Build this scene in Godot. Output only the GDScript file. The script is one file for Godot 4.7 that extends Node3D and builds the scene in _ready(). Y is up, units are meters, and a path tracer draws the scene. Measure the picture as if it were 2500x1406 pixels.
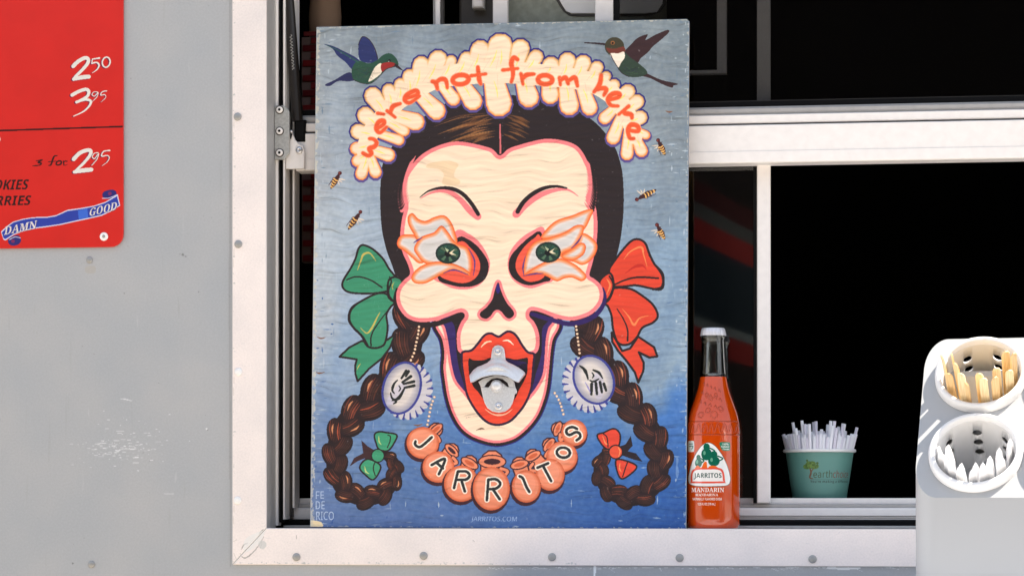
extends Node3D
# A food truck's serving window: a painted board with a bottle opener on the sill, a soda bottle, a cup of straws and a utensil dispenser.

const FOCAL := 6000.0          # focal length in pixels of the 2500 pixel wide photograph
const HORIZON := Vector2(1250, 1235)
const YAW := 7.2
const EYE_HEIGHT := 1.35
var eye := Vector3.ZERO
var turn := Basis.IDENTITY
var rng := RandomNumberGenerator.new()
var mats := {}

# ---------------------------------------------------------------- a small painter for flat print
class Painter:
	var im: Image
	var w: int
	var h: int
	var org := Vector2.ZERO
	var scl := 1.0
	var warp: Callable          # from photograph units to texture pixels
	func _init(width: int, height: int, how: Callable, back: Color) -> void:
		w = width
		h = height
		warp = how
		im = Image.create_empty(w, h, false, Image.FORMAT_RGB8)
		im.fill(back)
	func view(x: float, y: float, s: float) -> void:
		org = Vector2(x, y)
		scl = s
	func pts(text: String) -> PackedVector2Array:
		var n := text.split_floats(" ", false)
		var out := PackedVector2Array()
		for i in range(0, n.size() - 1, 2):
			out.append(org + Vector2(n[i], n[i + 1]) / scl)
		return out
	func spline(p: PackedVector2Array, closed: bool, steps := 6) -> PackedVector2Array:
		var out := PackedVector2Array()
		var n := p.size()
		if n < 3:
			return p
		for i in (n if closed else n - 1):
			var a := p[(i - 1 + n) % n] if closed or i > 0 else p[0]
			var b := p[i]
			var c := p[(i + 1) % n]
			var d := p[(i + 2) % n] if closed or i + 2 < n else p[n - 1]
			for k in steps:
				out.append(b.cubic_interpolate(c, a, d, float(k) / steps))
		if not closed:
			out.append(p[n - 1])
		return out
	func raw(p: PackedVector2Array, col: Color) -> void:     # scanline fill, photograph units
		var n := p.size()
		if n < 3:
			return
		var q := PackedVector2Array()
		var lo := 1e9
		var hi := -1e9
		for v in p:
			var t: Vector2 = warp.call(v)
			q.append(t)
			lo = minf(lo, t.y)
			hi = maxf(hi, t.y)
		var y0 := clampi(int(floor(lo)), 0, h - 1)
		var y1 := clampi(int(ceil(hi)), 0, h - 1)
		if hi < 0 or lo > h:
			return
		var rows := []
		for y in y1 - y0 + 1:
			rows.append([])
		for i in n:
			var a := q[i]
			var b := q[(i + 1) % n]
			if a.y == b.y:
				continue
			if a.y > b.y:
				var c := a
				a = b
				b = c
			var s := maxi(y0, int(ceil(a.y - 0.5)))
			var e := mini(y1, int(ceil(b.y - 0.5)) - 1)
			var k := (b.x - a.x) / (b.y - a.y)
			for y in range(s, e + 1):
				rows[y - y0].append(a.x + (y + 0.5 - a.y) * k)
		var strip: Image = null
		if col.a < 0.999:
			im.convert(Image.FORMAT_RGB8)
			strip = Image.create_empty(w, 1, false, Image.FORMAT_RGBA8)
			strip.fill(col)
		for y in rows.size():
			var r: Array = rows[y]
			if r.size() < 2:
				continue
			r.sort()
			for j in range(0, r.size() - 1, 2):
				var x0 := maxi(0, int(round(r[j])))
				var x1 := mini(w, int(round(r[j + 1])))
				if x1 > x0:
					if strip:
						blend(x0, x1, y + y0, col)
					else:
						im.fill_rect(Rect2i(x0, y + y0, x1 - x0, 1), col)
	func blend(x0: int, x1: int, y: int, col: Color) -> void:
		for x in range(x0, x1):
			im.set_pixel(x, y, im.get_pixel(x, y).lerp(col, col.a))
	func poly(text: String, col: Color) -> void:
		raw(pts(text), col)
	func blob(text: String, col: Color) -> void:
		raw(spline(pts(text), true), col)
	func grown(p: PackedVector2Array, by: float) -> PackedVector2Array:
		var best := PackedVector2Array()
		for o in Geometry2D.offset_polygon(p, by, Geometry2D.JOIN_ROUND):
			if o.size() > best.size():
				best = o
		return best
	func soft(p: PackedVector2Array, edge: Color, middle: Color, depth: float, steps := 6) -> void:
		raw(p, edge)
		for k in range(1, steps + 1):
			for o in Geometry2D.offset_polygon(p, -depth * k / steps, Geometry2D.JOIN_ROUND):
				raw(o, edge.lerp(middle, float(k) / steps))
	func disc(c: Vector2, r: float, col: Color, ry := -1.0, angle := 0.0) -> void:
		raw(oval(c, r, ry, angle), col)
	func oval(c: Vector2, r: float, ry := -1.0, angle := 0.0, n := 20) -> PackedVector2Array:
		var out := PackedVector2Array()
		for i in n:
			out.append(c + Vector2(cos(TAU * i / n) * r, sin(TAU * i / n) * (r if ry < 0 else ry)).rotated(angle))
		return out
	func ink(p: PackedVector2Array, w0: float, w1: float, col: Color, wm := -1.0) -> void:   # a brush stroke along a spline
		var s := spline(p, false)
		var n := s.size()
		var last := Vector2.ZERO
		for i in n:
			var t := float(i) / maxi(1, n - 1)
			var r := lerpf(w0, w1, t) / 2.0
			if wm >= 0:
				r = (lerpf(w0, wm, t * 2) if t < 0.5 else lerpf(wm, w1, t * 2 - 1)) / 2.0
			var dir := (s[mini(i + 1, n - 1)] - s[maxi(i - 1, 0)]).normalized().orthogonal()
			if i > 0:
				var r0 := last.x
				var d0 := (s[i] - s[i - 1]).normalized().orthogonal()
				raw(PackedVector2Array([s[i - 1] + d0 * r0, s[i] + d0 * r, s[i] - d0 * r, s[i - 1] - d0 * r0]), col)
			if r > 0.4:
				raw(oval(s[i], r, -1.0, 0.0, 10), col)
			last = Vector2(r, 0)
	func line(text: String, w0: float, w1: float, col: Color, wm := -1.0) -> void:
		ink(pts(text), w0 / scl, w1 / scl, col, wm / scl if wm >= 0 else -1.0)
	func ring(p: PackedVector2Array, width: float, col: Color) -> void:
		var q := spline(p, true)
		q.append(q[0])
		q.append(q[1])
		for i in q.size() - 1:
			var d := (q[i + 1] - q[i]).normalized().orthogonal() * width / 2
			raw(PackedVector2Array([q[i] + d, q[i + 1] + d, q[i + 1] - d, q[i] - d]), col)
			raw(oval(q[i], width / 2, -1.0, 0.0, 8), col)
	func letters(text: String, family: String, bold: bool, at: Vector2, width: float, height: float, col: Color, slant := 0.0, up := -1.0, lift := 0.0) -> void:
		var f := SystemFont.new()       # the glyph outlines of a TextMesh, filled as flat print: at = left end of the baseline
		f.font_names = PackedStringArray([family])
		f.font_weight = 700 if bold else 400
		var t := TextMesh.new()
		t.font = f
		t.text = text
		t.font_size = 64
		t.pixel_size = 1.0
		t.depth = 0.0
		t.curve_step = 1.0
		t.horizontal_alignment = HORIZONTAL_ALIGNMENT_LEFT
		var a := t.get_mesh_arrays()
		if a.is_empty() or a[Mesh.ARRAY_VERTEX] == null:
			return
		var v: PackedVector3Array = a[Mesh.ARRAY_VERTEX]
		var ix: PackedInt32Array = a[Mesh.ARRAY_INDEX] if a[Mesh.ARRAY_INDEX] != null else PackedInt32Array(range(v.size()))
		var x0 := 1e9
		var x1 := -1e9
		var y0 := 1e9
		var y1 := -1e9
		for p in v:
			x0 = minf(x0, p.x)
			x1 = maxf(x1, p.x)
			y0 = minf(y0, p.y)
			y1 = maxf(y1, p.y)
		if up > 0:
			y1 = y0 + up
		for i in range(0, ix.size() - 2, 3):
			var tri := PackedVector2Array()
			for k in 3:
				var p := v[ix[i + k]]
				var x := (p.x - x0) / (x1 - x0) * width
				var y := (p.y - y0) / (y1 - y0) * height
				tri.append(at + Vector2(x + y * slant, -y - lift * x))
			raw(tri, col)
	func texture() -> ImageTexture:
		im.generate_mipmaps()
		return ImageTexture.create_from_image(im)

# ---------------------------------------------------------------- naming and placing
func spot(x: float, y: float, z: float) -> Vector3:     # the point of the plane z that is seen at a pixel of the photograph
	var d := turn * Vector3((x - HORIZON.x) / FOCAL, (HORIZON.y - y) / FOCAL, -1)
	return eye + d * ((z - eye.z) / d.z)

func add(called: String, mesh: Mesh, mat: Material, parent: Node = self, at := Vector3.ZERO) -> MeshInstance3D:
	var o := MeshInstance3D.new()
	o.name = called
	o.mesh = mesh
	o.material_override = null
	for i in mesh.get_surface_count():
		o.set_surface_override_material(i, mat)
	o.position = at
	put(o, parent)
	return o

var taken := {}
func put(o: Node3D, parent: Node = self) -> void:
	if parent == self:
		var stem := String(o.name)
		if taken.has(stem):
			taken[stem] += 1
			o.name = "%s_%03d" % [stem, taken[stem]]
		else:
			taken[stem] = 0
	else:
		var n := 0
		for c in parent.get_children():
			if String(c.name) == o.name or (String(c.name).begins_with(String(o.name) + "_") and String(c.name).right(3).is_valid_int()):
				n += 1
		if n:
			o.name = "%s_%03d" % [o.name, n]
	parent.add_child(o, true)

func tag(o: Node3D, label: String, category := "", group := "", kind := "") -> Node3D:
	if label:
		o.set_meta("label", label)
	if category:
		o.set_meta("category", category)
	if group:
		o.set_meta("group", group)
	if kind:
		o.set_meta("kind", kind)
	return o

func thing(called: String, label: String, category: String, at := Vector3.ZERO, group := "") -> Node3D:
	var o := Node3D.new()
	o.name = called
	o.position = at
	put(o)
	tag(o, label, category, group)
	return o

# ---------------------------------------------------------------- shapes
func rounded(x0: float, y0: float, x1: float, y1: float, r: float, n := 5) -> PackedVector2Array:
	var p := PackedVector2Array()
	for k in 4:
		var c := Vector2(x1 - r if k == 0 or k == 3 else x0 + r, y1 - r if k < 2 else y0 + r)
		for i in n + 1:
			p.append(c + Vector2(r, 0).rotated(PI / 2 * (k + float(i) / n)))
	return p

func quad(st: SurfaceTool, a: Vector3, b: Vector3, c: Vector3, d: Vector3) -> void:
	for v in [a, b, c, a, c, d]:
		st.add_vertex(v)

func slab(p: PackedVector2Array, z0: float, z1: float, bevel: float, uv := Rect2()) -> ArrayMesh:   # outline p (x, y) from z0 (back) to z1 (front), the front edge bevelled
	if not Geometry2D.is_polygon_clockwise(p):
		p.reverse()
	var n := p.size()
	var inner := PackedVector2Array()
	for i in n:
		inner.append(p[i] + inward(p, i) * bevel)
	var st := SurfaceTool.new()
	st.begin(Mesh.PRIMITIVE_TRIANGLES)
	st.set_smooth_group(-1)
	for side in 2:
		var q := inner if side == 0 else p
		var tri := Geometry2D.triangulate_polygon(q)
		for i in range(0, tri.size(), 3):
			var a := q[tri[i]]
			var b := q[tri[i + 1]]
			var c := q[tri[i + 2]]
			if ((b - a).cross(c - a) > 0) == (side == 0):
				var t := b
				b = c
				c = t
			for v in [a, b, c]:
				if uv.size.x > 0:
					st.set_uv(Vector2((v.x - uv.position.x) / uv.size.x, 1.0 - (v.y - uv.position.y) / uv.size.y) if side == 0 else Vector2(0.01, 0.01))
				st.add_vertex(Vector3(v.x, v.y, z1 if side == 0 else z0))
	for i in n:
		var j := (i + 1) % n
		if uv.size.x > 0:
			var e := (p[i] + p[j]) / 2
			st.set_uv(Vector2(clampf((e.x - uv.position.x) / uv.size.x, 0.004, 0.996), clampf(1.0 - (e.y - uv.position.y) / uv.size.y, 0.004, 0.996)))
		if bevel > 0:
			quad(st, Vector3(p[i].x, p[i].y, z1 - bevel), Vector3(p[j].x, p[j].y, z1 - bevel), Vector3(inner[j].x, inner[j].y, z1), Vector3(inner[i].x, inner[i].y, z1))
		quad(st, Vector3(p[i].x, p[i].y, z0), Vector3(p[j].x, p[j].y, z0), Vector3(p[j].x, p[j].y, z1 - bevel), Vector3(p[i].x, p[i].y, z1 - bevel))
	st.generate_normals()
	return st.commit()

func inward(p: PackedVector2Array, i: int) -> Vector2:
	var n := p.size()
	var a := (p[i] - p[(i - 1 + n) % n]).normalized()
	var b := (p[(i + 1) % n] - p[i]).normalized()
	var na := Vector2(a.y, -a.x)      # clockwise in y-up: the inside lies to the right
	var nb := Vector2(b.y, -b.x)
	var m := (na + nb).normalized()
	return m / maxf(0.4, m.dot(na))

func block(a: Vector3, b: Vector3, bevel := 0.0008) -> ArrayMesh:   # a box between two corners, its front edges eased
	var lo := a.min(b)
	var hi := a.max(b)
	return slab(PackedVector2Array([Vector2(lo.x, lo.y), Vector2(lo.x, hi.y), Vector2(hi.x, hi.y), Vector2(hi.x, lo.y)]), lo.z, hi.z, bevel)

func lathe(profile: PackedVector2Array, sides := 48, smooth := true, lobes := 0, lobe := 0.0) -> ArrayMesh:   # profile (radius, height) from bottom to top; u runs round with 0.5 at the front, v by height
	var st := SurfaceTool.new()
	st.begin(Mesh.PRIMITIVE_TRIANGLES)
	st.set_smooth_group(0 if smooth else -1)
	var lo := 1e9
	var hi := -1e9
	for p in profile:
		lo = minf(lo, p.y)
		hi = maxf(hi, p.y)
	var grid := []
	for i in profile.size():
		var row := []
		for k in sides + 1:
			var u := float(k) / sides
			var a := TAU * (u - 0.5)
			var r := profile[i].x
			if lobes:
				r += lobe * cos(a * lobes) * (1.0 - float(i) / (profile.size() - 1))
			row.append([Vector3(sin(a) * r, profile[i].y, cos(a) * r), Vector2(u, 1.0 - (profile[i].y - lo) / maxf(1e-6, hi - lo))])
		grid.append(row)
	for i in profile.size() - 1:
		for k in sides:
			for c in [[i, k], [i + 1, k], [i + 1, k + 1], [i, k], [i + 1, k + 1], [i, k + 1]]:
				st.set_uv(grid[c[0]][c[1]][1])
				st.add_vertex(grid[c[0]][c[1]][0])
	st.generate_normals()
	return st.commit()

func tube(path: PackedVector3Array, r: float, sides := 10, r1 := -1.0) -> ArrayMesh:
	var st := SurfaceTool.new()
	st.begin(Mesh.PRIMITIVE_TRIANGLES)
	st.set_smooth_group(0)
	var rings := []
	var n := path.size()
	for i in n:
		var d := (path[mini(i + 1, n - 1)] - path[maxi(i - 1, 0)]).normalized()
		var x := d.cross(Vector3(0.3, 0.2, 0.9)).normalized()
		var y := d.cross(x)
		var row := []
		var rr := r if r1 < 0 else lerpf(r, r1, float(i) / (n - 1))
		for k in sides:
			row.append(path[i] + (x * cos(TAU * k / sides) + y * sin(TAU * k / sides)) * rr)
		rings.append(row)
	for i in n - 1:
		for k in sides:
			var j := (k + 1) % sides
			quad(st, rings[i][k], rings[i + 1][k], rings[i + 1][j], rings[i][j])
	st.set_smooth_group(-1)
	for k in range(1, sides - 1):
		for v in [rings[0][0], rings[0][k], rings[0][k + 1], rings[n - 1][0], rings[n - 1][k + 1], rings[n - 1][k]]:
			st.add_vertex(v)
	st.generate_normals()
	return st.commit()

# ---------------------------------------------------------------- materials
func noise_tex(freq: float, lo: Color, hi: Color, size := 512, normal := 0.0, octaves := 4, seed_ := 1) -> NoiseTexture2D:
	var n := FastNoiseLite.new()
	n.seed = seed_
	n.frequency = freq
	n.fractal_octaves = octaves
	var t := NoiseTexture2D.new()
	t.width = size
	t.height = size
	t.seamless = true
	t.noise = n
	if normal > 0:
		t.as_normal_map = true
		t.bump_strength = normal
	else:
		var g := Gradient.new()
		g.set_color(0, lo)
		g.set_color(1, hi)
		t.color_ramp = g
	return t

func mat(c: Color, rough := 0.5, metal := 0.0, spec := 0.5) -> StandardMaterial3D:
	var m := StandardMaterial3D.new()
	m.albedo_color = c
	m.roughness = rough
	m.metallic = metal
	m.metallic_specular = spec
	return m

func worn(m: StandardMaterial3D, scale: float, lo: float, hi: float, bump := 0.0, seed_ := 3) -> StandardMaterial3D:   # fine mottling, without UVs
	m.albedo_texture = noise_tex(0.02, Color(lo, lo, lo), Color(hi, hi, hi), 512, 0.0, 5, seed_)
	m.uv1_triplanar = true
	m.uv1_world_triplanar = true
	m.uv1_scale = Vector3.ONE * scale
	if bump > 0:
		m.normal_enabled = true
		m.normal_texture = noise_tex(0.03, Color.BLACK, Color.WHITE, 512, 6.0, 5, seed_ + 1)
		m.normal_scale = bump
	return m

func rgb(r: float, g: float, b: float) -> Color:
	return Color(r / 255.0, g / 255.0, b / 255.0)
# ---------------------------------------------------------------- the print on the board
const TL := Vector2(763, 62)
const TR := Vector2(1679, 42)
const BL := Vector2(756, 1286)
const BR := Vector2(1676, 1286)

func on_board(p: Vector2) -> Vector2:        # photograph pixel to board fraction, left to right and top to bottom
	var v := (p.y - 50.0) / 1236.0
	var u := 0.0
	for k in 3:
		var l := TL.lerp(BL, v)
		var r := TR.lerp(BR, v)
		u = (p.x - l.x) / (r.x - l.x)
		var t := TL.lerp(TR, u).y
		v = (p.y - t) / (1286.0 - t)
	return Vector2(u, v)

func board_texture() -> ImageTexture:
	var W := 1024
	var H := 1376
	var c := Painter.new(W, H, func(p: Vector2) -> Vector2: return on_board(p) * Vector2(W, H), Color.WHITE)
	var black := rgb(44, 35, 36)
	var pink := rgb(246, 130, 132)
	var cream := rgb(249, 221, 191)
	var navy := rgb(48, 42, 120)
	var red := rgb(226, 66, 42)
	var orange := rgb(250, 118, 52)
	sky_paint(c, W, H)
	humming_birds(c)
	for b in [[824, 422, 802, 460, -1], [876, 517, 846, 560, -1], [1605, 340, 1622, 376, 1], [1554, 485, 1600, 461, 2], [1603, 547, 1622, 582, 1]]:
		bee(c, Vector2(b[0], b[1]), Vector2(b[2], b[3]), b[4])
	c.view(0, 0, 1)
	# plaits
	braid(c, "1003 775 1002 830 985 880 945 935 885 995 842 1037 821 1090 818 1140 838 1188 881 1212 928 1205 961 1172 966 1133 944 1110", [84, 88, 86, 88, 82, 74, 66, 60, 58, 55, 55, 46, 38, 30], Vector2(-1, 0))
	braid(c, "1432 775 1438 830 1470 880 1508 935 1546 990 1584 1038 1606 1088 1613 1138 1591 1188 1546 1211 1496 1197 1468 1155 1475 1114 1498 1100", [76, 82, 80, 78, 74, 70, 62, 60, 58, 54, 50, 44, 38, 28], Vector2(1, 0))
	little_bows(c, black)
	# hair
	c.view(0, 0, 1)
	c.blob("932 395 926 440 925 490 929 554 940 605 954 643 977 695 1040 760 1220 800 1400 760 1466 690 1498 643 1513 592 1521 528 1522 464 1515 400 1490 340 1430 280 1330 240 1220 230 1100 245 1010 300 955 355", black)
	for k in 60:      # light strands either side of the parting
		var t := rng.randf()
		var side := -1.0 if k < 42 else 1.0
		var y := 278 + t * 58
		var x := 1219 + side * rng.randf_range(8, 40)
		var l := rng.randf_range(30, 130) if side < 0 else rng.randf_range(20, 50)
		var tone := rgb(104, 66, 42).lerp(rgb(206, 142, 84), rng.randf() * rng.randf())
		c.ink(PackedVector2Array([Vector2(x, y - 4), Vector2(x + side * l * 0.5, y + 2), Vector2(x + side * l, y + 8 + l * 0.12)]), 0.6, 0.6, Color(tone, 0.5), rng.randf_range(2.0, 6.5))
	ribbons(c, black)
	# jaw band
	c.view(0, 0, 1)
	var jaw := c.spline(c.pts("1058 780 1074 830 1079 863 1077 897 1081 930 1088 970 1101 1010 1121 1044 1148 1067 1184 1081 1216 1086 1245 1081 1270 1070 1298 1046 1321 1016 1336 980 1345 944 1350 897 1353 863 1358 830 1372 780 1300 700 1130 700"), true)
	c.raw(c.grown(jaw, 2.5), navy)
	c.raw(jaw, black)
	c.raw(c.grown(jaw, -7), pink)
	c.raw(c.grown(jaw, -13), cream)
	var gap := c.spline(c.pts("1078 770 1088 800 1095 830 1100 863 1106 897 1116 928 1138 955 1160 978 1215 1000 1275 978 1302 956 1325 917 1331 880 1334 830 1340 800 1352 770 1300 720 1130 720"), true)
	c.raw(c.grown(gap, 7), pink)
	c.raw(gap, rgb(58, 42, 98))
	c.blob("1100 770 1112 800 1116 860 1126 910 1150 960 1215 990 1290 960 1312 905 1324 860 1326 800 1345 770 1300 720 1130 720", black)
	# skull
	var skull := c.spline(c.pts("1220 378 1204 364 1188 357 1140 346 1108 344 1076 351 1044 365 1018 384 996 410 983 434 978 459 982 484 986 504 980 530 976 560 975 592 983 620 995 646 1000 668 986 682 972 699 966 720 969 742 980 762 996 777 1022 785 1060 783 1092 773 1118 763 1131 762 1136 771 1126 786 1117 812 1117 840 1124 860 1160 872 1215 890 1270 872 1308 862 1318 846 1319 822 1314 800 1305 783 1294 770 1299 757 1322 761 1354 773 1392 781 1424 775 1450 762 1469 739 1474 716 1468 694 1452 679 1440 670 1446 645 1455 605 1459 560 1458 528 1453 500 1440 484 1446 464 1449 440 1444 415 1434 392 1421 368 1405 352 1379 342 1344 337 1312 340 1264 353 1240 362"), true, 4)
	c.line("968 705 963 728 970 752 985 772 1020 792 1060 791 1096 780 1134 768", 6, 12, black, 13)
	c.line("1472 702 1478 722 1472 746 1454 768 1424 783 1392 789 1354 781 1300 765", 6, 10, rgb(52, 36, 92), 13)
	c.raw(skull, pink)
	c.raw(c.grown(skull, -9.5), cream)
	for k in 34:      # brushed hairline at the temples
		var left := k % 2 == 0
		var y := 395 + k * 3.4
		var x := 998 - 20 * sin((y - 395) / 118.0 * PI * 0.8) if left else 1440 + 8 * sin((y - 395) / 118.0 * PI)
		var d := 1.0 if left else -1.0
		c.ink(PackedVector2Array([Vector2(x - 4 * d, y + 9), Vector2(x + 4 * d, y), Vector2(x + 15 * d, y - 16)]), 11, 0.5, pink)
		c.ink(PackedVector2Array([Vector2(x - 7 * d, y + 5), Vector2(x - 2 * d, y), Vector2(x + 3 * d, y - 9)]), 7, 0.5, black)
	c.line("1220 302 1221 372", 3, 5, rgb(214, 110, 112))
	# bare wood stain on the brow
	c.blob("1045 398 1075 392 1100 392 1118 400 1110 415 1108 430 1122 440 1118 450 1095 452 1078 446 1082 425 1070 412 1040 408", Color(rgb(228, 194, 146), 0.5))
	# eyebrows
	c.view(740, 400, 3.124)
	c.line("890 262 960 222 1050 202 1130 220 1205 278 1270 352 1332 398", 4, 56, pink, 36)
	c.line("884 254 950 205 1040 181 1130 186 1210 222 1280 295 1335 380", 4, 30, black, 30)
	c.view(1200, 400, 3.124)
	c.line("190 378 262 305 350 245 430 210 520 190 592 196 662 242", 62, 4, pink, 36)
	c.line("200 360 242 290 312 226 400 181 490 166 572 180", 34, 14, black, 32)
	eyes(c, black, pink, red, orange)
	# nose
	c.view(0, 0, 1)
	var nose := c.spline(c.pts("1217 688 1209 708 1203 730 1190 748 1174 762 1175 772 1188 777 1199 770 1208 758 1217 755 1226 760 1236 772 1246 776 1256 768 1254 757 1240 740 1230 722 1223 704"), true)
	c.raw(c.grown(nose, 6.5), pink)
	c.raw(nose, black)
	c.blob("1217 690 1212 706 1217 716 1222 706", rgb(50, 36, 110))
	mouth(c, black, red, cream)
	garland(c, navy, cream)
	caps(c)
	# strings of beads
	c.view(0, 0, 1)
	for s in ["1023 797 1021 815 1016 838 1012 858 1005 875 1000 886", "1062 968 1054 990 1050 1010 1045 1038", "1408 795 1411 815 1414 838 1418 868", "1357 957 1366 972 1373 990 1380 1015"]:
		var p := c.spline(c.pts(s), false, 12)
		var last := Vector2.ZERO
		for q in p:
			if q.distance_to(last) > 8.5:
				c.disc(q, 3.4, rgb(150, 104, 84))
				c.disc(q, 2.7, rgb(246, 214, 178))
				last = q
	pots(c, black)
	# hand lettering
	c.view(0, 0, 1)
	var pale := rgb(176, 192, 216)
	c.letters("FE", "Droid Sans", false, Vector2(770, 1216), 20, 18, pale)
	c.letters("DE", "Droid Sans", false, Vector2(770, 1241), 22, 19, pale)
	c.letters("RICO", "Droid Sans", false, Vector2(771, 1267), 44, 20, pale)
	c.letters("JARRITOS.COM", "Droid Sans", false, Vector2(1153, 1271), 112, 14, Color(rgb(172, 192, 222), 0.85), 0.12)
	c.poly("757 1268 772 1269 784 1272 789 1280 786 1287 755 1287", rgb(240, 216, 170))
	c.blob("1652 1112 1657 1118 1655 1132 1658 1148 1654 1163 1650 1150 1651 1130", Color(rgb(170, 190, 215), 0.4))
	weather(c, W, H)
	return c.texture()

func sky_paint(c: Painter, W: int, H: int) -> void:
	var n := FastNoiseLite.new()
	n.seed = 7
	n.frequency = 0.012
	n.fractal_octaves = 4
	var cloud := n.get_image(W / 2, H / 4, false, false, true)
	cloud.resize(W, H, Image.INTERPOLATE_CUBIC)
	n.seed = 8
	n.frequency = 0.05
	n.fractal_octaves = 4
	var fleck := n.get_image(W, H, false, false, true)
	# the paint: left edge, middle, right edge, from the top down
	var levels := [0.0, 0.22, 0.5, 0.7, 0.83, 1.0]
	var paint := [
		[rgb(148, 158, 163), rgb(122, 134, 143), rgb(132, 144, 150)], [rgb(170, 177, 183), rgb(142, 160, 178), rgb(136, 147, 154)], [rgb(190, 196, 200), rgb(152, 172, 192), rgb(132, 156, 178)],
		[rgb(168, 179, 192), rgb(112, 145, 182), rgb(140, 160, 176)], [rgb(128, 145, 172), rgb(82, 119, 170), rgb(68, 114, 176)], [rgb(96, 117, 158), rgb(84, 111, 161), rgb(46, 86, 150)]]
	var a := cloud.get_data()
	var e := fleck.get_data()
	var out := PackedByteArray()
	out.resize(W * H * 3)
	for y in H:
		for x in W:
			var m := (a[y * W + x] - 128) / 128.0
			var q := (e[y * W + x] - 128) / 128.0
			var v := clampf(float(y) / H + m * 0.09, 0.0, 0.9999)
			var k := 0
			while v >= levels[k + 1]:
				k += 1
			var f: float = (v - levels[k]) / (levels[k + 1] - levels[k])
			var u := clampf((float(x) / W + m * 0.06), 0.0, 0.9999)
			var i0 := 0 if u < 0.42 else 1
			var g: float = u / 0.42 if u < 0.42 else (u - 0.42) / 0.58
			g = g * g * (3 - 2 * g) if i0 == 1 else sqrt(g)
			var p: Color = paint[k][i0].lerp(paint[k][i0 + 1], g).lerp(paint[k + 1][i0].lerp(paint[k + 1][i0 + 1], g), f)
			var i := (y * W + x) * 3
			var d := m * 9 + q * 9
			out[i] = clampi(int(p.r * 255 + d * 1.1), 0, 255)
			out[i + 1] = clampi(int(p.g * 255 + d), 0, 255)
			out[i + 2] = clampi(int(p.b * 255 + d * 0.75), 0, 255)
	c.im.set_data(W, H, false, Image.FORMAT_RGB8, out)
	for k in 520:     # brush marks and scuffs
		var p := Vector2(rng.randf_range(760, 1680), rng.randf_range(45, 1285))
		if rng.randf() < 0.5:
			p.x = [764.0 + rng.randf() * rng.randf() * 60, 1674.0 - rng.randf() * rng.randf() * 60][k % 2]
		var t := (p.y - 45) / 1240
		var l := rng.randf_range(4, 26)
		var tone := rgb(188, 200, 208) if rng.randf() < 0.6 else (rgb(108, 130, 150) if t < 0.5 else rgb(60, 92, 150))
		var d := Vector2(l, rng.randf_range(-2, 2)) if rng.randf() < 0.6 else Vector2(rng.randf_range(-2, 2), l)
		c.ink(PackedVector2Array([p, p + d * 0.5, p + d]), 0.8, 0.8, Color(tone, rng.randf_range(0.12, 0.45)), rng.randf_range(1.2, 5.0))

func weather(c: Painter, W: int, H: int) -> void:       # the plywood's grain through the paint, worn spots and chipped edges
	var n := FastNoiseLite.new()
	n.seed = 21
	n.frequency = 0.075
	n.fractal_octaves = 4
	var grain := n.get_image(W / 14, H, false, false, true)
	grain.resize(W, H, Image.INTERPOLATE_CUBIC)
	n.seed = 22
	n.frequency = 0.06
	n.fractal_octaves = 5
	var spots := n.get_image(W, H, false, false, true).get_data()
	n.seed = 23
	n.frequency = 0.005
	n.fractal_octaves = 2
	var drift := n.get_image(W, H, false, false, true).get_data()
	var g := grain.get_data()
	var d := c.im.get_data()
	for y in H:
		var ey := minf(y, H - 1 - y)
		for x in W:
			var i := y * W + x
			var gr := g[clampi(y + (drift[i] - 128) / 7, 0, H - 1) * W + x]
			var m := 1.0 + (gr - 128) * 0.0005
			if gr < 66:
				m -= (66 - gr) * 0.0026
			var e := minf(ey, minf(x, W - 1 - x))
			var s := int(spots[i])
			var j := i * 3
			var r := d[j] * m
			var gg := d[j + 1] * (1.0 + (m - 1.0) * 1.05)
			var b := d[j + 2] * (1.0 + (m - 1.0) * 1.15)
			if s > 206:
				var f := minf(0.34, (s - 206) * 0.012)
				r = lerpf(r, 206, f)
				gg = lerpf(gg, 206, f)
				b = lerpf(b, 200, f)
			if (e < 7 and s > 96 + e * 20) or (x < 12 and s > 84 + x * 8):
				r = lerpf(r, 214, 0.6)
				gg = lerpf(gg, 204, 0.6)
				b = lerpf(b, 182, 0.6)
			d[j] = clampi(int(r), 0, 255)
			d[j + 1] = clampi(int(gg), 0, 255)
			d[j + 2] = clampi(int(b), 0, 255)
	c.im.set_data(W, H, false, Image.FORMAT_RGB8, d)
	c.view(0, 0, 1)
	for t in ["770 822 780 826 792 823", "790 908 776 911 768 908", "1010 1035 1022 1037 1034 1033", "1622 268 1632 271 1640 269", "1140 1018 1152 1016", "1165 1048 1178 1044 1186 1045"]:
		c.line(t, 0.6, 0.6, rgb(128, 92, 74), 4.5)

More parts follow.
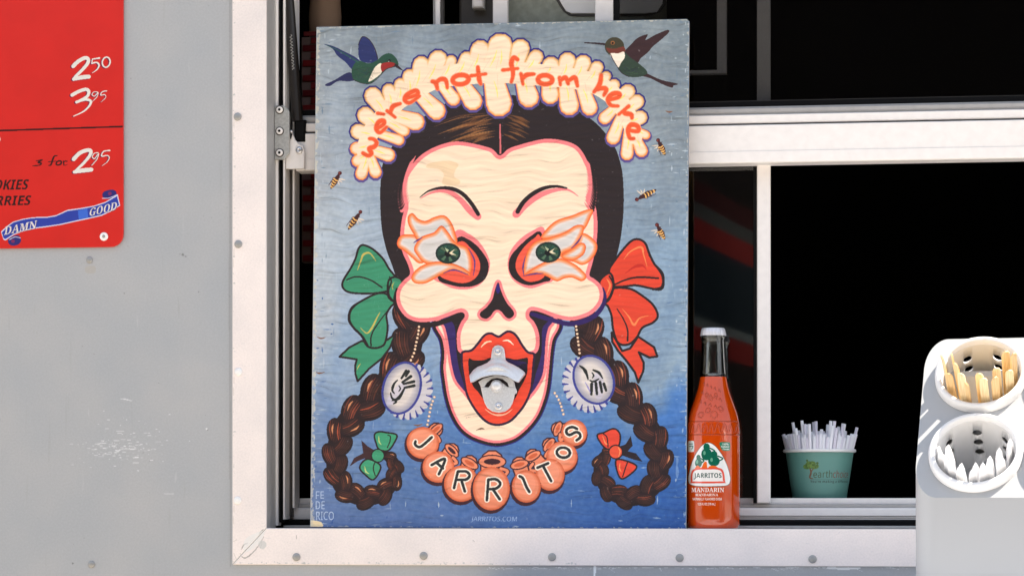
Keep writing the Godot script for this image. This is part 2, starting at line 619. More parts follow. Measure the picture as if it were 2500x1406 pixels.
func humming_birds(c: Painter) -> void:
	var green := rgb(44, 78, 62)
	var navy := rgb(44, 52, 100)
	var dark := rgb(50, 36, 42)
	c.view(740, 30, 3.124)
	c.blob("400 240 420 188 445 175 490 205 530 270 552 350 490 378 412 352", navy)
	c.line("400 240 420 188 445 175 490 205 530 270 552 350", 5, 5, dark)
	c.blob("133 234 200 248 275 282 400 350 436 424 360 432 300 372 236 322 200 270", navy)
	c.blob("143 546 220 508 330 450 384 500 330 520 244 518 180 556", rgb(44, 46, 84))
	c.blob("352 420 400 362 480 382 548 356 580 326 622 305 662 310 700 350 712 392 680 410 620 426 582 460 540 502 490 537 420 530 362 504", green)
	c.blob("577 380 588 440 542 490 482 522 500 470 530 412", rgb(240, 224, 200))
	c.blob("580 386 650 372 692 386 670 406 620 422 586 446", rgb(150, 44, 42))
	c.line("360 505 420 532 490 538 545 503 588 458 625 424 690 405", 4, 4, dark)
	c.poly("684 384 706 392 752 438 722 428 680 404", dark)
	c.disc(Vector2(740 + 642 / 3.124, 30 + 360 / 3.124), 3.2, rgb(24, 20, 20))
	c.disc(Vector2(740 + 638 / 3.124, 30 + 366 / 3.124), 1.3, rgb(220, 220, 210))
	for k in 40:
		c.line("%f %f %f %f" % [380 + rng.randf() * 140, 400 + rng.randf() * 100, 390 + rng.randf() * 140, 410 + rng.randf() * 100], 2, 1, Color([rgb(70, 110, 80), rgb(70, 46, 50), rgb(40, 50, 90)][k % 3], 0.5))
	c.line("150 240 260 290 400 372", 6, 14, Color(rgb(50, 92, 78), 0.7))
	c.view(1200, 30, 3.124)
	var wing := rgb(58, 38, 40)
	c.line("706 222 790 226 866 234", 8, 16, dark)
	c.blob("1130 430 1200 468 1292 508 1410 536 1380 550 1368 566 1300 542 1200 492 1130 472", wing)
	c.blob("1012 300 1060 232 1112 182 1182 158 1168 200 1242 160 1330 124 1342 142 1280 202 1222 250 1190 290 1132 340 1100 374", wing)
	c.blob("1000 290 1060 340 1130 392 1182 450 1130 482 1040 482 980 446 958 410 985 350", rgb(50, 66, 54))
	c.disc(Vector2(1200 + 932 / 3.124, 30 + 252 / 3.124), 74 / 3.124, rgb(66, 62, 46))
	c.blob("870 262 930 268 1000 252 1012 290 960 306 900 304", rgb(112, 56, 44))
	c.blob("898 304 960 302 1002 290 1010 332 985 372 958 412 922 352", rgb(240, 226, 206))
	c.disc(Vector2(1200 + 918 / 3.124, 30 + 222 / 3.124), 5, rgb(150, 96, 56))
	c.disc(Vector2(1200 + 918 / 3.124, 30 + 224 / 3.124), 2.6, rgb(30, 24, 22))
	c.line("900 304 922 352 958 412 990 455 1040 482", 5, 5, dark)
	for k in 26:
		c.line("%f %f %f %f" % [990 + rng.randf() * 130, 400 + rng.randf() * 70, 1000 + rng.randf() * 130, 410 + rng.randf() * 60], 2, 1, Color([rgb(78, 110, 70), rgb(44, 44, 80)][k % 2], 0.5))

func bee(c: Painter, head: Vector2, tail: Vector2, how: int) -> void:
	c.view(0, 0, 1)
	var d := (tail - head).normalized()
	var s := d.orthogonal()
	var l := head.distance_to(tail)
	var dark := rgb(66, 36, 36)
	for k in 3:
		var w: Vector2 = head + d * l * 0.35 + ((s * -1.0 if how == 1 else s) * 1.0 if how < 0 or how == 1 else -s) * (20.0 - 3 * k) * (1.0 if how != 2 else -1.0) + d * (k * 9 - 8)
		c.ink(PackedVector2Array([head + d * l * 0.35, (head + d * l * 0.35).lerp(w, 0.6), w]), 1.2, 1.0, Color(rgb(226, 206, 182), 0.85), 3.2)
	for k in 3:
		c.ink(PackedVector2Array([head + d * l * 0.3, head + d * l * (0.4 + 0.15 * k) - s * 8, head + d * l * (0.5 + 0.2 * k) - s * 9]), 1.6, 1.2, dark)
		c.ink(PackedVector2Array([head + d * l * 0.3, head + d * l * (0.2 + 0.15 * k) + s * 6]), 1.4, 1.0, dark)
	c.ink(PackedVector2Array([head + d * l * 0.15, head + d * l * 0.6, tail]), 7, 2, dark, 14)
	for k in 4:
		var p := head + d * l * (0.42 + 0.15 * k)
		var r := 6.4 - k * 1.1
		c.ink(PackedVector2Array([p - s * r, p + d * 1.8, p + s * r * 0.7]), 3.6, 2.6, rgb(236, 182, 104))
	c.disc(head, 4.8, rgb(84, 34, 36))
	c.disc(head - s * 1.5, 1.6, rgb(150, 70, 60))

func braid(c: Painter, text: String, widths: Array, side: Vector2) -> void:
	c.view(0, 0, 1)
	var ctrl := c.pts(text)
	var p := c.spline(ctrl, false, 24)
	var dark := rgb(42, 31, 32)
	var lumps := []
	var gone := 0.0
	var flip := 1.0
	for i in p.size():
		var f := float(i) / 24.0
		var w := lerpf(widths[mini(int(f), widths.size() - 1)], widths[mini(int(f) + 1, widths.size() - 1)], f - int(f))
		if i > 0:
			gone += p[i].distance_to(p[i - 1])
		c.disc(p[i], w * 0.36, dark)
		if gone > w * 0.40 or i == 0:
			gone = 0.0
			flip = -flip
			var d := (p[mini(i + 1, p.size() - 1)] - p[maxi(i - 1, 0)]).normalized()
			lumps.append([p[i], d, w, flip])
	for l in lumps:
		var d: Vector2 = l[1]
		var n: Vector2 = d.orthogonal() * l[3]
		var w: float = l[2]
		var at: Vector2 = l[0] + n * w * 0.17
		c.raw(c.oval(at, w * 0.50, w * 0.34, d.angle() + l[3] * 0.55), dark)
	for l in lumps:
		var d: Vector2 = l[1]
		var n: Vector2 = d.orthogonal() * l[3]
		var w: float = l[2]
		var at: Vector2 = l[0] + n * w * 0.17
		c.raw(c.oval(at, w * 0.42, w * 0.25, d.angle() + l[3] * 0.55), rgb(48, 33, 33))
		for k in 6:
			var o := (k - 2.5) * w * 0.075
			var a: Vector2 = at - d * w * 0.34 + n * (o + w * 0.16)
			var b: Vector2 = at + d * w * 0.32 + n * (o - w * 0.14)
			var bright := 1.0 if n.dot(Vector2(side.x, -0.4)) > 0 or k < 2 else 0.35
			var tone := rgb(62, 42, 38).lerp(rgb(142, 70, 50), rng.randf() * rng.randf() * 1.3 * bright)
			c.ink(PackedVector2Array([a, (a + b) / 2 + n * w * 0.06, b]), 0.5, 0.5, tone, w * 0.055)
		if rng.randf() < 0.5:
			var a: Vector2 = at - d * w * 0.22 + n * w * 0.2
			c.ink(PackedVector2Array([a, a + d * w * 0.16 - n * w * 0.02, a + d * w * 0.34 - n * w * 0.12]), 0.5, 0.5, rgb(208, 138, 96), w * 0.065)

func little_bows(c: Painter, black: Color) -> void:
	c.view(740, 830, 2.992)
	c.poly("425 728 470 770 520 800 560 850 500 880 450 860 400 880 340 918 372 858 440 822", rgb(64, 42, 44))
	bow(c, ["525 690 560 668 610 675 684 690 668 742 622 800 560 792 538 750", "417 926 470 868 562 908 552 966 512 1012 462 980"], rgb(66, 152, 112), rgb(186, 196, 118), black)
	c.disc(c.org + Vector2(548, 840) / c.scl, 52 / c.scl, black)
	c.disc(c.org + Vector2(548, 840) / c.scl, 43 / c.scl, rgb(66, 152, 112))
	c.line("622 690 640 700 636 740 618 780", 8, 8, black)
	c.line("530 880 515 930 530 985", 8, 8, black)
	c.view(1200, 830, 2.992)
	c.poly("1022 690 1036 760 1000 800 1060 815 1108 876 1040 860 960 830 900 830 930 770 985 750", rgb(44, 34, 38))
	bow(c, ["782 690 830 668 900 640 942 680 932 760 880 782 832 770", "918 870 972 868 1062 908 1022 962 960 997 930 952"], rgb(224, 72, 52), rgb(240, 140, 86), black)
	c.disc(c.org + Vector2(914, 806) / c.scl, 54 / c.scl, black)
	c.disc(c.org + Vector2(914, 806) / c.scl, 45 / c.scl, rgb(226, 84, 56))
	c.line("820 672 850 700 858 770", 8, 8, black)
	c.line("1000 880 985 920 965 985", 8, 8, black)
	c.line("930 770 945 800 935 840", 4, 4, rgb(240, 150, 92), 8)

func bow(c: Painter, loops: Array, fill: Color, light: Color, black: Color) -> void:
	for l in loops:
		var p := c.spline(c.pts(l), true)
		c.raw(c.grown(p, 3), black)
		c.raw(c.grown(p, -1), fill)
		var q := c.grown(p, -6)
		var m := Vector2.ZERO
		for v in p:
			m += v / p.size()
		c.ink(PackedVector2Array([p[2].lerp(m, 0.35), p[int(p.size() * 0.9)].lerp(m, 0.35), p[int(p.size() * 0.78)].lerp(m, 0.45)]), 1, 1, light, 4)

func ribbons(c: Painter, black: Color) -> void:
	var green := rgb(62, 142, 106)
	var lit := rgb(196, 178, 92)
	c.view(740, 400, 3.124)
	var tail := "270 1470 345 1400 440 1350 500 1360 640 1340 700 1300 660 1400 600 1480 500 1560 455 1610 412 1656 395 1600 392 1540 405 1490 330 1478"
	var parts := [tail, "540 995 620 988 692 1050 662 1092 632 1150 642 1250 622 1362 582 1396 522 1402 478 1380 440 1310 370 1240 338 1180 360 1100 430 1050", "445 618 520 648 600 720 650 800 700 860 722 900 702 960 640 970 540 985 400 986 320 970 288 930 300 880 350 800 390 720 410 650", "640 965 650 885 700 862 752 890 735 945 704 1000 700 1050 652 1022"]
	for p in parts:
		var q := c.spline(c.pts(p), true) if p != tail else c.pts(p)
		c.raw(c.grown(q, 2.6), black)
		c.raw(c.grown(q, -2.4), green)
	c.line("322 884 380 862 440 864 520 892 596 942", 10, 12, black)
	c.line("655 860 668 900 648 960 655 1010 690 1050", 10, 16, black)
	c.line("540 992 440 1045 365 1105 345 1180 375 1245 445 1315 485 1385", 8, 22, black)
	c.line("515 1385 512 1330 532 1270 592 1182 632 1130", 12, 8, black)
	c.line("405 810 430 740 452 690 500 680 548 740", 4, 4, lit, 18)
	c.line("430 1248 480 1290 520 1250 560 1170 582 1132", 4, 4, lit, 16)
	c.line("682 960 676 930 690 900", 2, 2, lit, 10)
	c.line("405 1570 420 1540 436 1520", 2, 3, lit, 8)
	for k in 18:
		c.line("%f %f %f %f" % [400 + rng.randf() * 200, 760 + rng.randf() * 460, 410 + rng.randf() * 210, 770 + rng.randf() * 460], 1, 1, Color(rgb(120, 180, 150), 0.25), 6)
	var red := rgb(222, 70, 48)
	var gold := rgb(238, 132, 78)
	c.view(1200, 400, 3.124)
	var end := "920 1280 960 1350 1000 1420 1060 1400 1120 1310 1180 1350 1240 1390 1265 1460 1205 1468 1125 1428 1162 1508 1160 1570 1122 1658 1096 1580 1036 1498 970 1420 925 1350"
	parts = [end, "920 950 1052 946 1150 1000 1232 1070 1267 1150 1232 1202 1152 1242 1112 1312 1062 1362 1000 1372 958 1340 930 1250 918 1150 890 1080 868 1050", "898 812 950 720 1010 640 1070 580 1122 570 1172 602 1202 680 1242 760 1302 830 1308 920 1282 952 1212 942 1100 920 1000 930 930 920", "826 892 890 830 922 852 932 932 902 1022 858 1052 848 970"]
	for p in parts:
		var q := c.spline(c.pts(p), true) if p != end else c.pts(p)
		c.raw(c.grown(q, 2.8), black)
		c.raw(c.grown(q, -2.6), red)
	c.line("935 918 1020 880 1120 858 1270 866", 12, 14, black)
	c.line("1200 690 1250 770 1300 850 1296 930 1230 950", 10, 18, black)
	c.line("960 1100 1010 1180 1040 1260 1040 1340", 8, 14, black)
	c.line("900 850 930 920 900 1010 860 1050", 12, 12, black)
	c.line("1010 722 1060 662 1140 630 1160 690 1186 780", 3, 3, gold, 18)
	c.line("1000 1100 1050 1160 1088 1220 1130 1170 1200 1150", 3, 3, gold, 18)
	c.line("880 870 906 920 880 990", 3, 3, gold, 18)
	c.line("1020 830 1090 780 1150 770 1180 800", 3, 3, Color(rgb(196, 48, 38), 0.8), 26)

func eyes(c: Painter, black: Color, pink: Color, red: Color, orange: Color) -> void:
	var grey := rgb(224, 214, 206)
	var violet := rgb(78, 62, 128)
	var sets := [
		["1165 508 1262 530 1342 590 1402 680 1428 762 1402 856 1342 924 1250 955 1150 948 1060 910 990 860 1040 700", "1180 560 1255 570 1335 630 1402 720 1418 790 1392 872 1322 922 1230 937 1130 922 1028 872 1060 700", "1190 590 1280 640 1340 720 1352 800 1312 872 1232 906 1130 892 1036 846 1000 740",
			["715 590 742 548 800 538 862 548 920 590 960 660 920 742 878 752 830 712 770 662 722 632", "798 400 830 378 872 420 930 436 1000 406 1072 394 1122 440 1156 520 1172 612 1100 640 1000 600 880 584 840 530 800 455", "886 570 930 545 1000 520 1052 472 1102 520 1162 600 1252 640 1286 740 1268 832 1150 790 1000 770 920 748 866 690 846 640", "826 872 850 820 920 770 1020 746 1130 758 1232 800 1276 850 1150 806 1060 838 1000 872 930 906 858 906"],
			["1070 832 1150 806 1262 842", "1262 640 1310 740 1300 850", "838 600 870 580 905 560"], Vector2(1105, 680), Vector2(740, 400)],
		["402 486 310 508 220 570 148 660 126 760 146 852 210 914 300 945 402 914 480 868 440 700", "380 518 300 548 220 618 150 700 133 780 158 852 220 902 300 922 402 897 456 868 420 700", "372 545 330 560 252 630 196 720 190 800 240 872 310 896 402 860 440 740",
			["384 562 420 500 500 430 620 390 720 350 772 348 754 400 722 470 690 500 600 520 480 560", "690 528 750 550 803 610 792 680 742 742 690 762 640 742 560 720 540 670 620 640 660 590", "256 842 248 780 280 660 340 590 450 560 560 520 640 470 692 465 702 500 672 570 622 640 540 682 560 730 460 760 370 790 300 820", "545 690 620 642 682 600 717 620 702 682 632 727 556 718", "248 848 330 790 420 742 520 720 612 750 682 800 724 852 690 886 620 860 560 865 500 887 430 852 380 836 300 832"],
			["248 850 330 834 400 832", "262 700 244 780 250 845", "690 540 660 590 610 640"], Vector2(435, 670), Vector2(1200, 400)],
	]
	for s in sets:
		c.view(s[6].x, s[6].y, 3.124)
		c.blob(s[0], pink)
		c.blob(s[1], black)
		c.blob(s[2], rgb(238, 92, 70))
		for p in s[3]:
			var q := c.spline(c.pts(p), true)
			c.raw(c.grown(q, 1.2), rgb(222, 92, 60))
			c.soft(q, orange, rgb(226, 208, 194), 9.5, 6)
			c.soft(c.grown(q, -9.5), grey, rgb(212, 206, 200), 6, 3)
		for t in s[4]:
			c.line(t, 4, 4, Color(violet, 0.85), 13)
		var iris: Vector2 = c.org + s[5] / c.scl
		c.disc(iris, 31, rgb(32, 40, 38), 25.5)
		c.disc(iris, 28, rgb(36, 62, 52), 22.5)
		for k in 14:
			var a := TAU * k / 14 + 0.2
			var tone: Color = [rgb(84, 104, 78), rgb(22, 30, 28), rgb(44, 72, 58), rgb(128, 138, 98)][k % 4] if a < PI * 1.05 or k % 2 == 0 else rgb(44, 82, 66)
			if sin(a) > 0.35:
				tone = rgb(34, 52, 46) if k % 2 else rgb(84, 112, 86)
			c.raw(PackedVector2Array([iris, iris + Vector2(cos(a) * 25, sin(a) * 20), iris + Vector2(cos(a + 0.34) * 25, sin(a + 0.34) * 20)]), tone)
		c.disc(iris + Vector2(0, 1), 9, rgb(22, 24, 24), 8)
		c.raw(PackedVector2Array([iris + Vector2(2, -1), iris + Vector2(17, -11), iris + Vector2(10, -2), iris + Vector2(20, 4), iris + Vector2(8, 3)]), rgb(232, 216, 180))
		c.raw(PackedVector2Array([iris + Vector2(-2, -2), iris + Vector2(-9, -15), iris + Vector2(2, -8)]), rgb(180, 190, 150))

func mouth(c: Painter, black: Color, red: Color, cream: Color) -> void:
	c.view(1100, 800, 5.625)
	var lips := c.spline(c.pts("148 345 200 302 290 288 380 190 440 110 500 65 570 55 630 85 675 98 720 68 790 28 870 45 940 110 1000 210 1080 310 1172 345 1166 500 1152 700 1132 850 1052 1040 940 1190 830 1290 680 1336 540 1312 420 1222 300 1062 220 900 180 700 150 500"), true)
	c.raw(lips, rgb(52, 34, 56))
	c.raw(c.grown(lips, -5.6), rgb(232, 74, 50))
	c.blob("258 425 320 438 420 442 500 425 560 405 780 405 900 428 1000 412 1072 408 1070 520 1062 620 1020 725 950 850 890 970 680 1150 470 970 390 870 320 790 268 650", black)
	c.blob("700 420 900 440 1050 470 1030 560 860 500", Color(rgb(52, 36, 88), 0.8))
	c.blob("780 470 900 520 1040 480 1060 600 1000 720 880 800", Color(rgb(36, 28, 36), 0.7))
	c.line("428 262 462 222 510 188 574 180", 8, 10, rgb(255, 216, 176), 26)
	c.line("730 172 790 164 830 184 874 226", 10, 8, rgb(255, 226, 196), 26)
	c.line("490 1108 580 1168 680 1188 780 1168 862 1106", 6, 6, rgb(246, 190, 158), 26)
	c.line("1088 400 1150 390", 4, 4, Color(rgb(250, 120, 90), 0.6), 12)

func garland(c: Painter, navy: Color, cream: Color) -> void:
	var sets := [
		[Vector2(740, 30), "480 1060 430 1230 44 480 1060 540 1215 44 500 1040 640 1085 48 560 920 722 970 38 480 1060 398 1130 42 490 1010 388 1035 45 520 930 402 905 55 560 870 458 780 60 620 770 515 630 62 660 720 640 590 50 720 670 730 545 48 680 780 850 830 62 800 640 800 480 52 840 600 890 390 60 880 620 1010 745 64 930 540 1020 350 66 1030 520 1140 655 48 1060 500 1120 360 40 1160 490 1240 340 48 1190 520 1290 670 66 1280 450 1345 275 68 1400 450 1490 235 76 1440 470 1490 690 90 620 820 760 900 40", 1.0],
		[Vector2(1200, 30), "60 430 70 235 76 170 440 215 265 66 260 440 335 330 52 420 460 450 395 62 540 490 575 360 60 640 500 695 375 56 740 520 800 410 46 800 560 870 478 36 860 610 930 545 42 950 680 1035 595 52 1000 760 1105 672 50 1040 830 1130 795 50 1080 880 1172 930 32 1090 940 1140 1050 44 1040 900 1030 1075 44 230 480 280 640 72 430 490 445 625 62 560 520 590 705 68 680 540 745 720 56 940 720 860 800 44 980 800 925 950 48", 1.0],
	]
	var all := []
	for s in sets:
		c.view(s[0].x, s[0].y, 3.124)
		var f: PackedFloat64Array = s[1].split_floats(" ", false)
		for i in range(0, f.size() - 4, 5):
			all.append([c.org + Vector2(f[i], f[i + 1]) / 3.124, c.org + Vector2(f[i + 2], f[i + 3]) / 3.124, f[i + 4] / 3.124])
	for pass_ in 7:
		for p in all:
			var low: bool = p[1].y > p[0].y - 8
			var tint := [navy if not low else rgb(92, 80, 140), rgb(250, 138, 62) if low else rgb(198, 148, 92), rgb(252, 164, 98) if low else rgb(222, 178, 120), rgb(250, 188, 134), rgb(250, 206, 160), rgb(252, 216, 178), rgb(253, 222, 190)]
			var r: float = p[2] * 1.12
			var d: Vector2 = (p[1] - p[0]).normalized()
			var k: float = [3.9, 0.0, -1.4, -2.6, -3.8, -5.0, -6.0][pass_]
			var shift: Vector2 = Vector2(0, 2.5) if pass_ == 0 and low else Vector2.ZERO
			c.ink(PackedVector2Array([p[0] + shift, p[1] + shift - d * maxf(0.0, -k) * 0.4]), maxf(3.0, (r + k) * 1.5), (r + k) * 2, tint[pass_])
	c.view(0, 0, 1)
	c.line("884 366 900 322 930 285 962 248 1010 215 1064 188 1130 178 1214 172 1292 178 1360 184 1440 198 1490 226 1516 254 1536 290 1548 330", 40, 40, rgb(253, 222, 190), 56)
	for p in all:
		var a: Vector2 = p[0].lerp(p[1], 0.2)
		var b: Vector2 = p[0].lerp(p[1], 0.8)
		c.ink(PackedVector2Array([a, (a + b) / 2 + Vector2(2, 0), b]), 1, 1, Color(rgb(248, 228, 120), 0.75), 4)
		var q: Vector2 = p[0] + (p[1] - p[0]).orthogonal() * 0.16
		c.ink(PackedVector2Array([q, q.lerp(p[1], 0.5)]), 1, 1, Color(rgb(222, 168, 130), 0.4), 2)
	var ink := rgb(238, 92, 52)
	for halo in 2:
		var tone := ink if halo else Color(rgb(250, 150, 108), 0.55)
		var e := 0.0 if halo else 12.0
		c.view(740, 30, 3.124)
		for t in ["440 1070 482 1090 508 1072 490 1036 528 1022 548 992 524 964 490 960", "548 884 600 850 600 822 562 832 542 882 572 914 624 870", "552 764 602 772", "626 745 690 796", "652 762 672 712 730 690", "770 652 860 620 848 590 782 622 762 662 802 684 878 632", "974 520 1002 532 1016 582", "1002 530 1042 502 1080 512 1092 570", "1326 408 1336 500 1350 542", "1274 476 1388 462"]:
			c.line(t, 24 + e, 20 + e, tone, 33 + e)
		c.ring(c.oval(c.org + Vector2(1194, 506) / c.scl, 62 / c.scl, 36 / c.scl, -0.1), (31 + e) / c.scl, tone)
		c.view(1200, 30, 3.124)
		for t in ["194 352 164 336 146 380 160 460 146 526", "80 432 196 420", "220 460 236 542", "230 502 262 470 322 462", "515 488 522 546", "520 512 560 490 582 540", "586 512 632 490 652 556", "832 470 820 540 776 602", "800 582 842 570 872 582 852 626", "882 662 962 640 968 612 922 614 884 652 904 700 962 708", "1042 708 966 772", "1010 742 1012 762 1060 772 1066 802", "1044 892 1112 900 1110 862 1062 850 1036 892 1052 952 1082 956"]:
			c.line(t, 25 + e, 20 + e, tone, 34 + e)
		c.ring(c.oval(c.org + Vector2(405, 506) / c.scl, 55 / c.scl, 34 / c.scl, 0.05), (31 + e) / c.scl, tone)

func caps(c: Painter) -> void:
	var blue := rgb(62, 66, 138)
	var white := rgb(200, 194, 196)
	for s in [[Vector2(740, 830), Vector2(722, 348), Vector2(772, 372), 128, 182, 0.30, 1.0], [Vector2(1200, 830), Vector2(752, 282), Vector2(706, 318), 132, 172, -0.42, -1.0]]:
		c.view(s[0].x, s[0].y, 2.992)
		var f: Vector2 = c.org + s[1] / c.scl
		var e: Vector2 = c.org + s[2] / c.scl
		var skirt := PackedVector2Array()
		for k in 84:
			var a := TAU * k / 84
			var r: float = 1.0 + (0.055 if k % 4 < 2 else -0.02)
			skirt.append(e + Vector2(cos(a) * 168 / 2.992 * r, sin(a) * 200 / 2.992 * r).rotated(s[5]))
		c.raw(skirt, white)
		for k in 21:
			var a := TAU * (k * 4 + 3.0) / 84
			var o := Vector2(cos(a) * 168 / 2.992, sin(a) * 200 / 2.992).rotated(s[5])
			c.ink(PackedVector2Array([e + o * 0.80, e + o * 0.92, e + o * 1.02]), 2, 6.5, blue)
		c.raw(c.oval(f, (s[3] + 17) / 2.992, (s[4] + 16) / 2.992, s[5], 40), blue)
		c.soft(c.oval(f, s[3] / 2.992, s[4] / 2.992, s[5], 40), rgb(160, 156, 168), rgb(216, 205, 196), 16, 6)
		c.raw(c.oval(f + Vector2(-12 * s[6], 14), s[3] / 2.992 * 0.3, s[4] / 2.992 * 0.62, s[5] + 0.4, 24), Color(rgb(196, 190, 208), 0.6))
		var ink := rgb(42, 44, 42)
		if s[6] > 0:
			for t in ["755 222 720 276", "790 262 726 306", "812 300 736 318", "814 330 742 346", "772 226 752 262"]:
				c.line(t, 22, 16, ink)
			c.line("690 290 664 320 652 362 668 388", 8, 8, ink, 20)
			c.line("640 382 650 420 682 446 662 462", 8, 10, ink, 18)
			c.line("742 350 700 420 650 440", 12, 8, ink, 26)
			c.line("700 330 712 352 700 372", 6, 6, ink, 12)
		else:
			for t in ["738 312 736 388", "768 306 776 386", "798 300 812 372", "826 312 842 360"]:
				c.line(t, 22, 18, ink)
			c.line("650 182 680 204 700 240 712 282", 10, 8, ink, 26)
			c.line("748 212 790 232 816 272", 12, 8, ink, 20)
			c.line("724 288 752 296 790 276", 8, 8, ink, 16)
			c.line("740 232 752 252 742 270", 8, 6, ink, 12)
			c.line("690 300 712 340 730 380", 4, 4, Color(rgb(150, 140, 190), 0.8), 12)

func pots(c: Painter, black: Color) -> void:
	var clay := rgb(234, 138, 102)
	var deep := rgb(208, 98, 62)
	var dark := rgb(66, 38, 44)
	var rows := [
		[Vector2(740, 830), 880, 745, 120, 116, 978, 648, 52, -0.7, 0.9], [Vector2(740, 830), 996, 920, 117, 114, 1094, 800, 56, 0.75, 0.6], [Vector2(740, 830), 1166, 1040, 128, 132, 1226, 892, 62, 0.5, 0.5],
		[Vector2(1200, 830), 612, 668, 94, 96, 492, 640, 50, -1.2, 0.7], [Vector2(1200, 830), 524, 842, 114, 112, 430, 756, 52, -0.9, 0.7], [Vector2(1200, 830), 438, 972, 106, 116, 312, 838, 56, -0.5, 0.4], [Vector2(1200, 830), 266, 1058, 106, 118, 214, 900, 60, -0.25, 0.3], [Vector2(740, 830), 1386, 1075, 136, 158, 1391, 880, 92, 0.0, 0.34],
	]
	for r in rows:
		c.view(r[0].x, r[0].y, 2.992)
		var b: Vector2 = c.org + Vector2(r[1], r[2]) / c.scl
		var n: Vector2 = c.org + Vector2(r[5], r[6]) / c.scl
		var w: float = r[7] / c.scl
		var big: bool = r[7] > 80
		c.ink(PackedVector2Array([b, n]), w * 1.5 + 7, w * 1.7 + 7, dark)
		c.disc(b + Vector2(-2, 5), r[3] / c.scl + 3.6, dark, r[4] / c.scl + 3.6)
		c.ink(PackedVector2Array([b, n]), w * 1.5, w * 1.7, clay)
		c.disc(n, w * 1.05 + 3, dark, w * 0.46 + 3, r[8])
		c.disc(n, w * 1.05, clay, w * 0.46, r[8])
		c.disc(n, w * 0.66, dark if r[7] in [56, 92] and r[1] > 900 else deep, w * 0.24, r[8])
		if r[9] > 0.32 and not (r[7] == 62):
			var hd := (n - b).normalized().orthogonal() * (-1.0 if r[0].x < 1000 else 1.0)
			if big:
				hd = Vector2(1, 0.1)
			var h0 := n.lerp(b, 0.22) + hd * w * 0.7
			var h1 := n.lerp(b, 0.55) + hd * w * (0.95 if not big else 0.85)
			var hm := n.lerp(b, 0.3) + hd * w * (1.5 if not big else 1.25)
			c.ink(PackedVector2Array([h0, hm, h1]), 12, 12, dark)
			c.ink(PackedVector2Array([h0, hm, h1]), 7, 7, clay)
		var body := c.oval(b, r[3] / c.scl, r[4] / c.scl, 0.0, 32)
		c.soft(body, deep, clay, 7, 5)
		c.disc(b + Vector2(-3, -6), r[3] / c.scl * 0.72, Color(rgb(242, 156, 124), 0.5), r[4] / c.scl * 0.66)
	var glyphs := [
		[Vector2(740, 830), ["946 705 884 760 852 776 824 758 826 736"]], [Vector2(740, 830), ["946 906 1044 862 1000 972", "984 890 1030 930"]], [Vector2(740, 830), ["1140 952 1112 1072", "1140 952 1200 952 1226 980 1200 1010 1128 1012", "1166 1014 1192 1096"]], [Vector2(740, 830), ["1364 1010 1354 1158", "1364 1010 1420 1008 1452 1040 1420 1074 1360 1078", "1398 1080 1448 1152"]],
		[Vector2(1200, 830), ["216 985 240 1000 266 1060 288 1098"]], [Vector2(1200, 830), ["346 922 424 890", "386 908 446 1018"]], [Vector2(1200, 830), ["632 640 600 626 562 640 556 668 580 684 622 664 650 672 656 700 630 722"]],
	]
	for halo in 2:
		var tone := rgb(46, 48, 48) if halo else rgb(250, 232, 212)
		for g in glyphs:
			c.view(g[0].x, g[0].y, 2.992)
			for t in g[1]:
				c.line(t, 20 if halo else 40, 20 if halo else 40, tone)
		c.view(1200, 830, 2.992)
		c.ring(c.oval(c.org + Vector2(534, 812) / c.scl, 48 / c.scl, 36 / c.scl, 0.1), (20 if halo else 40) / c.scl, tone)
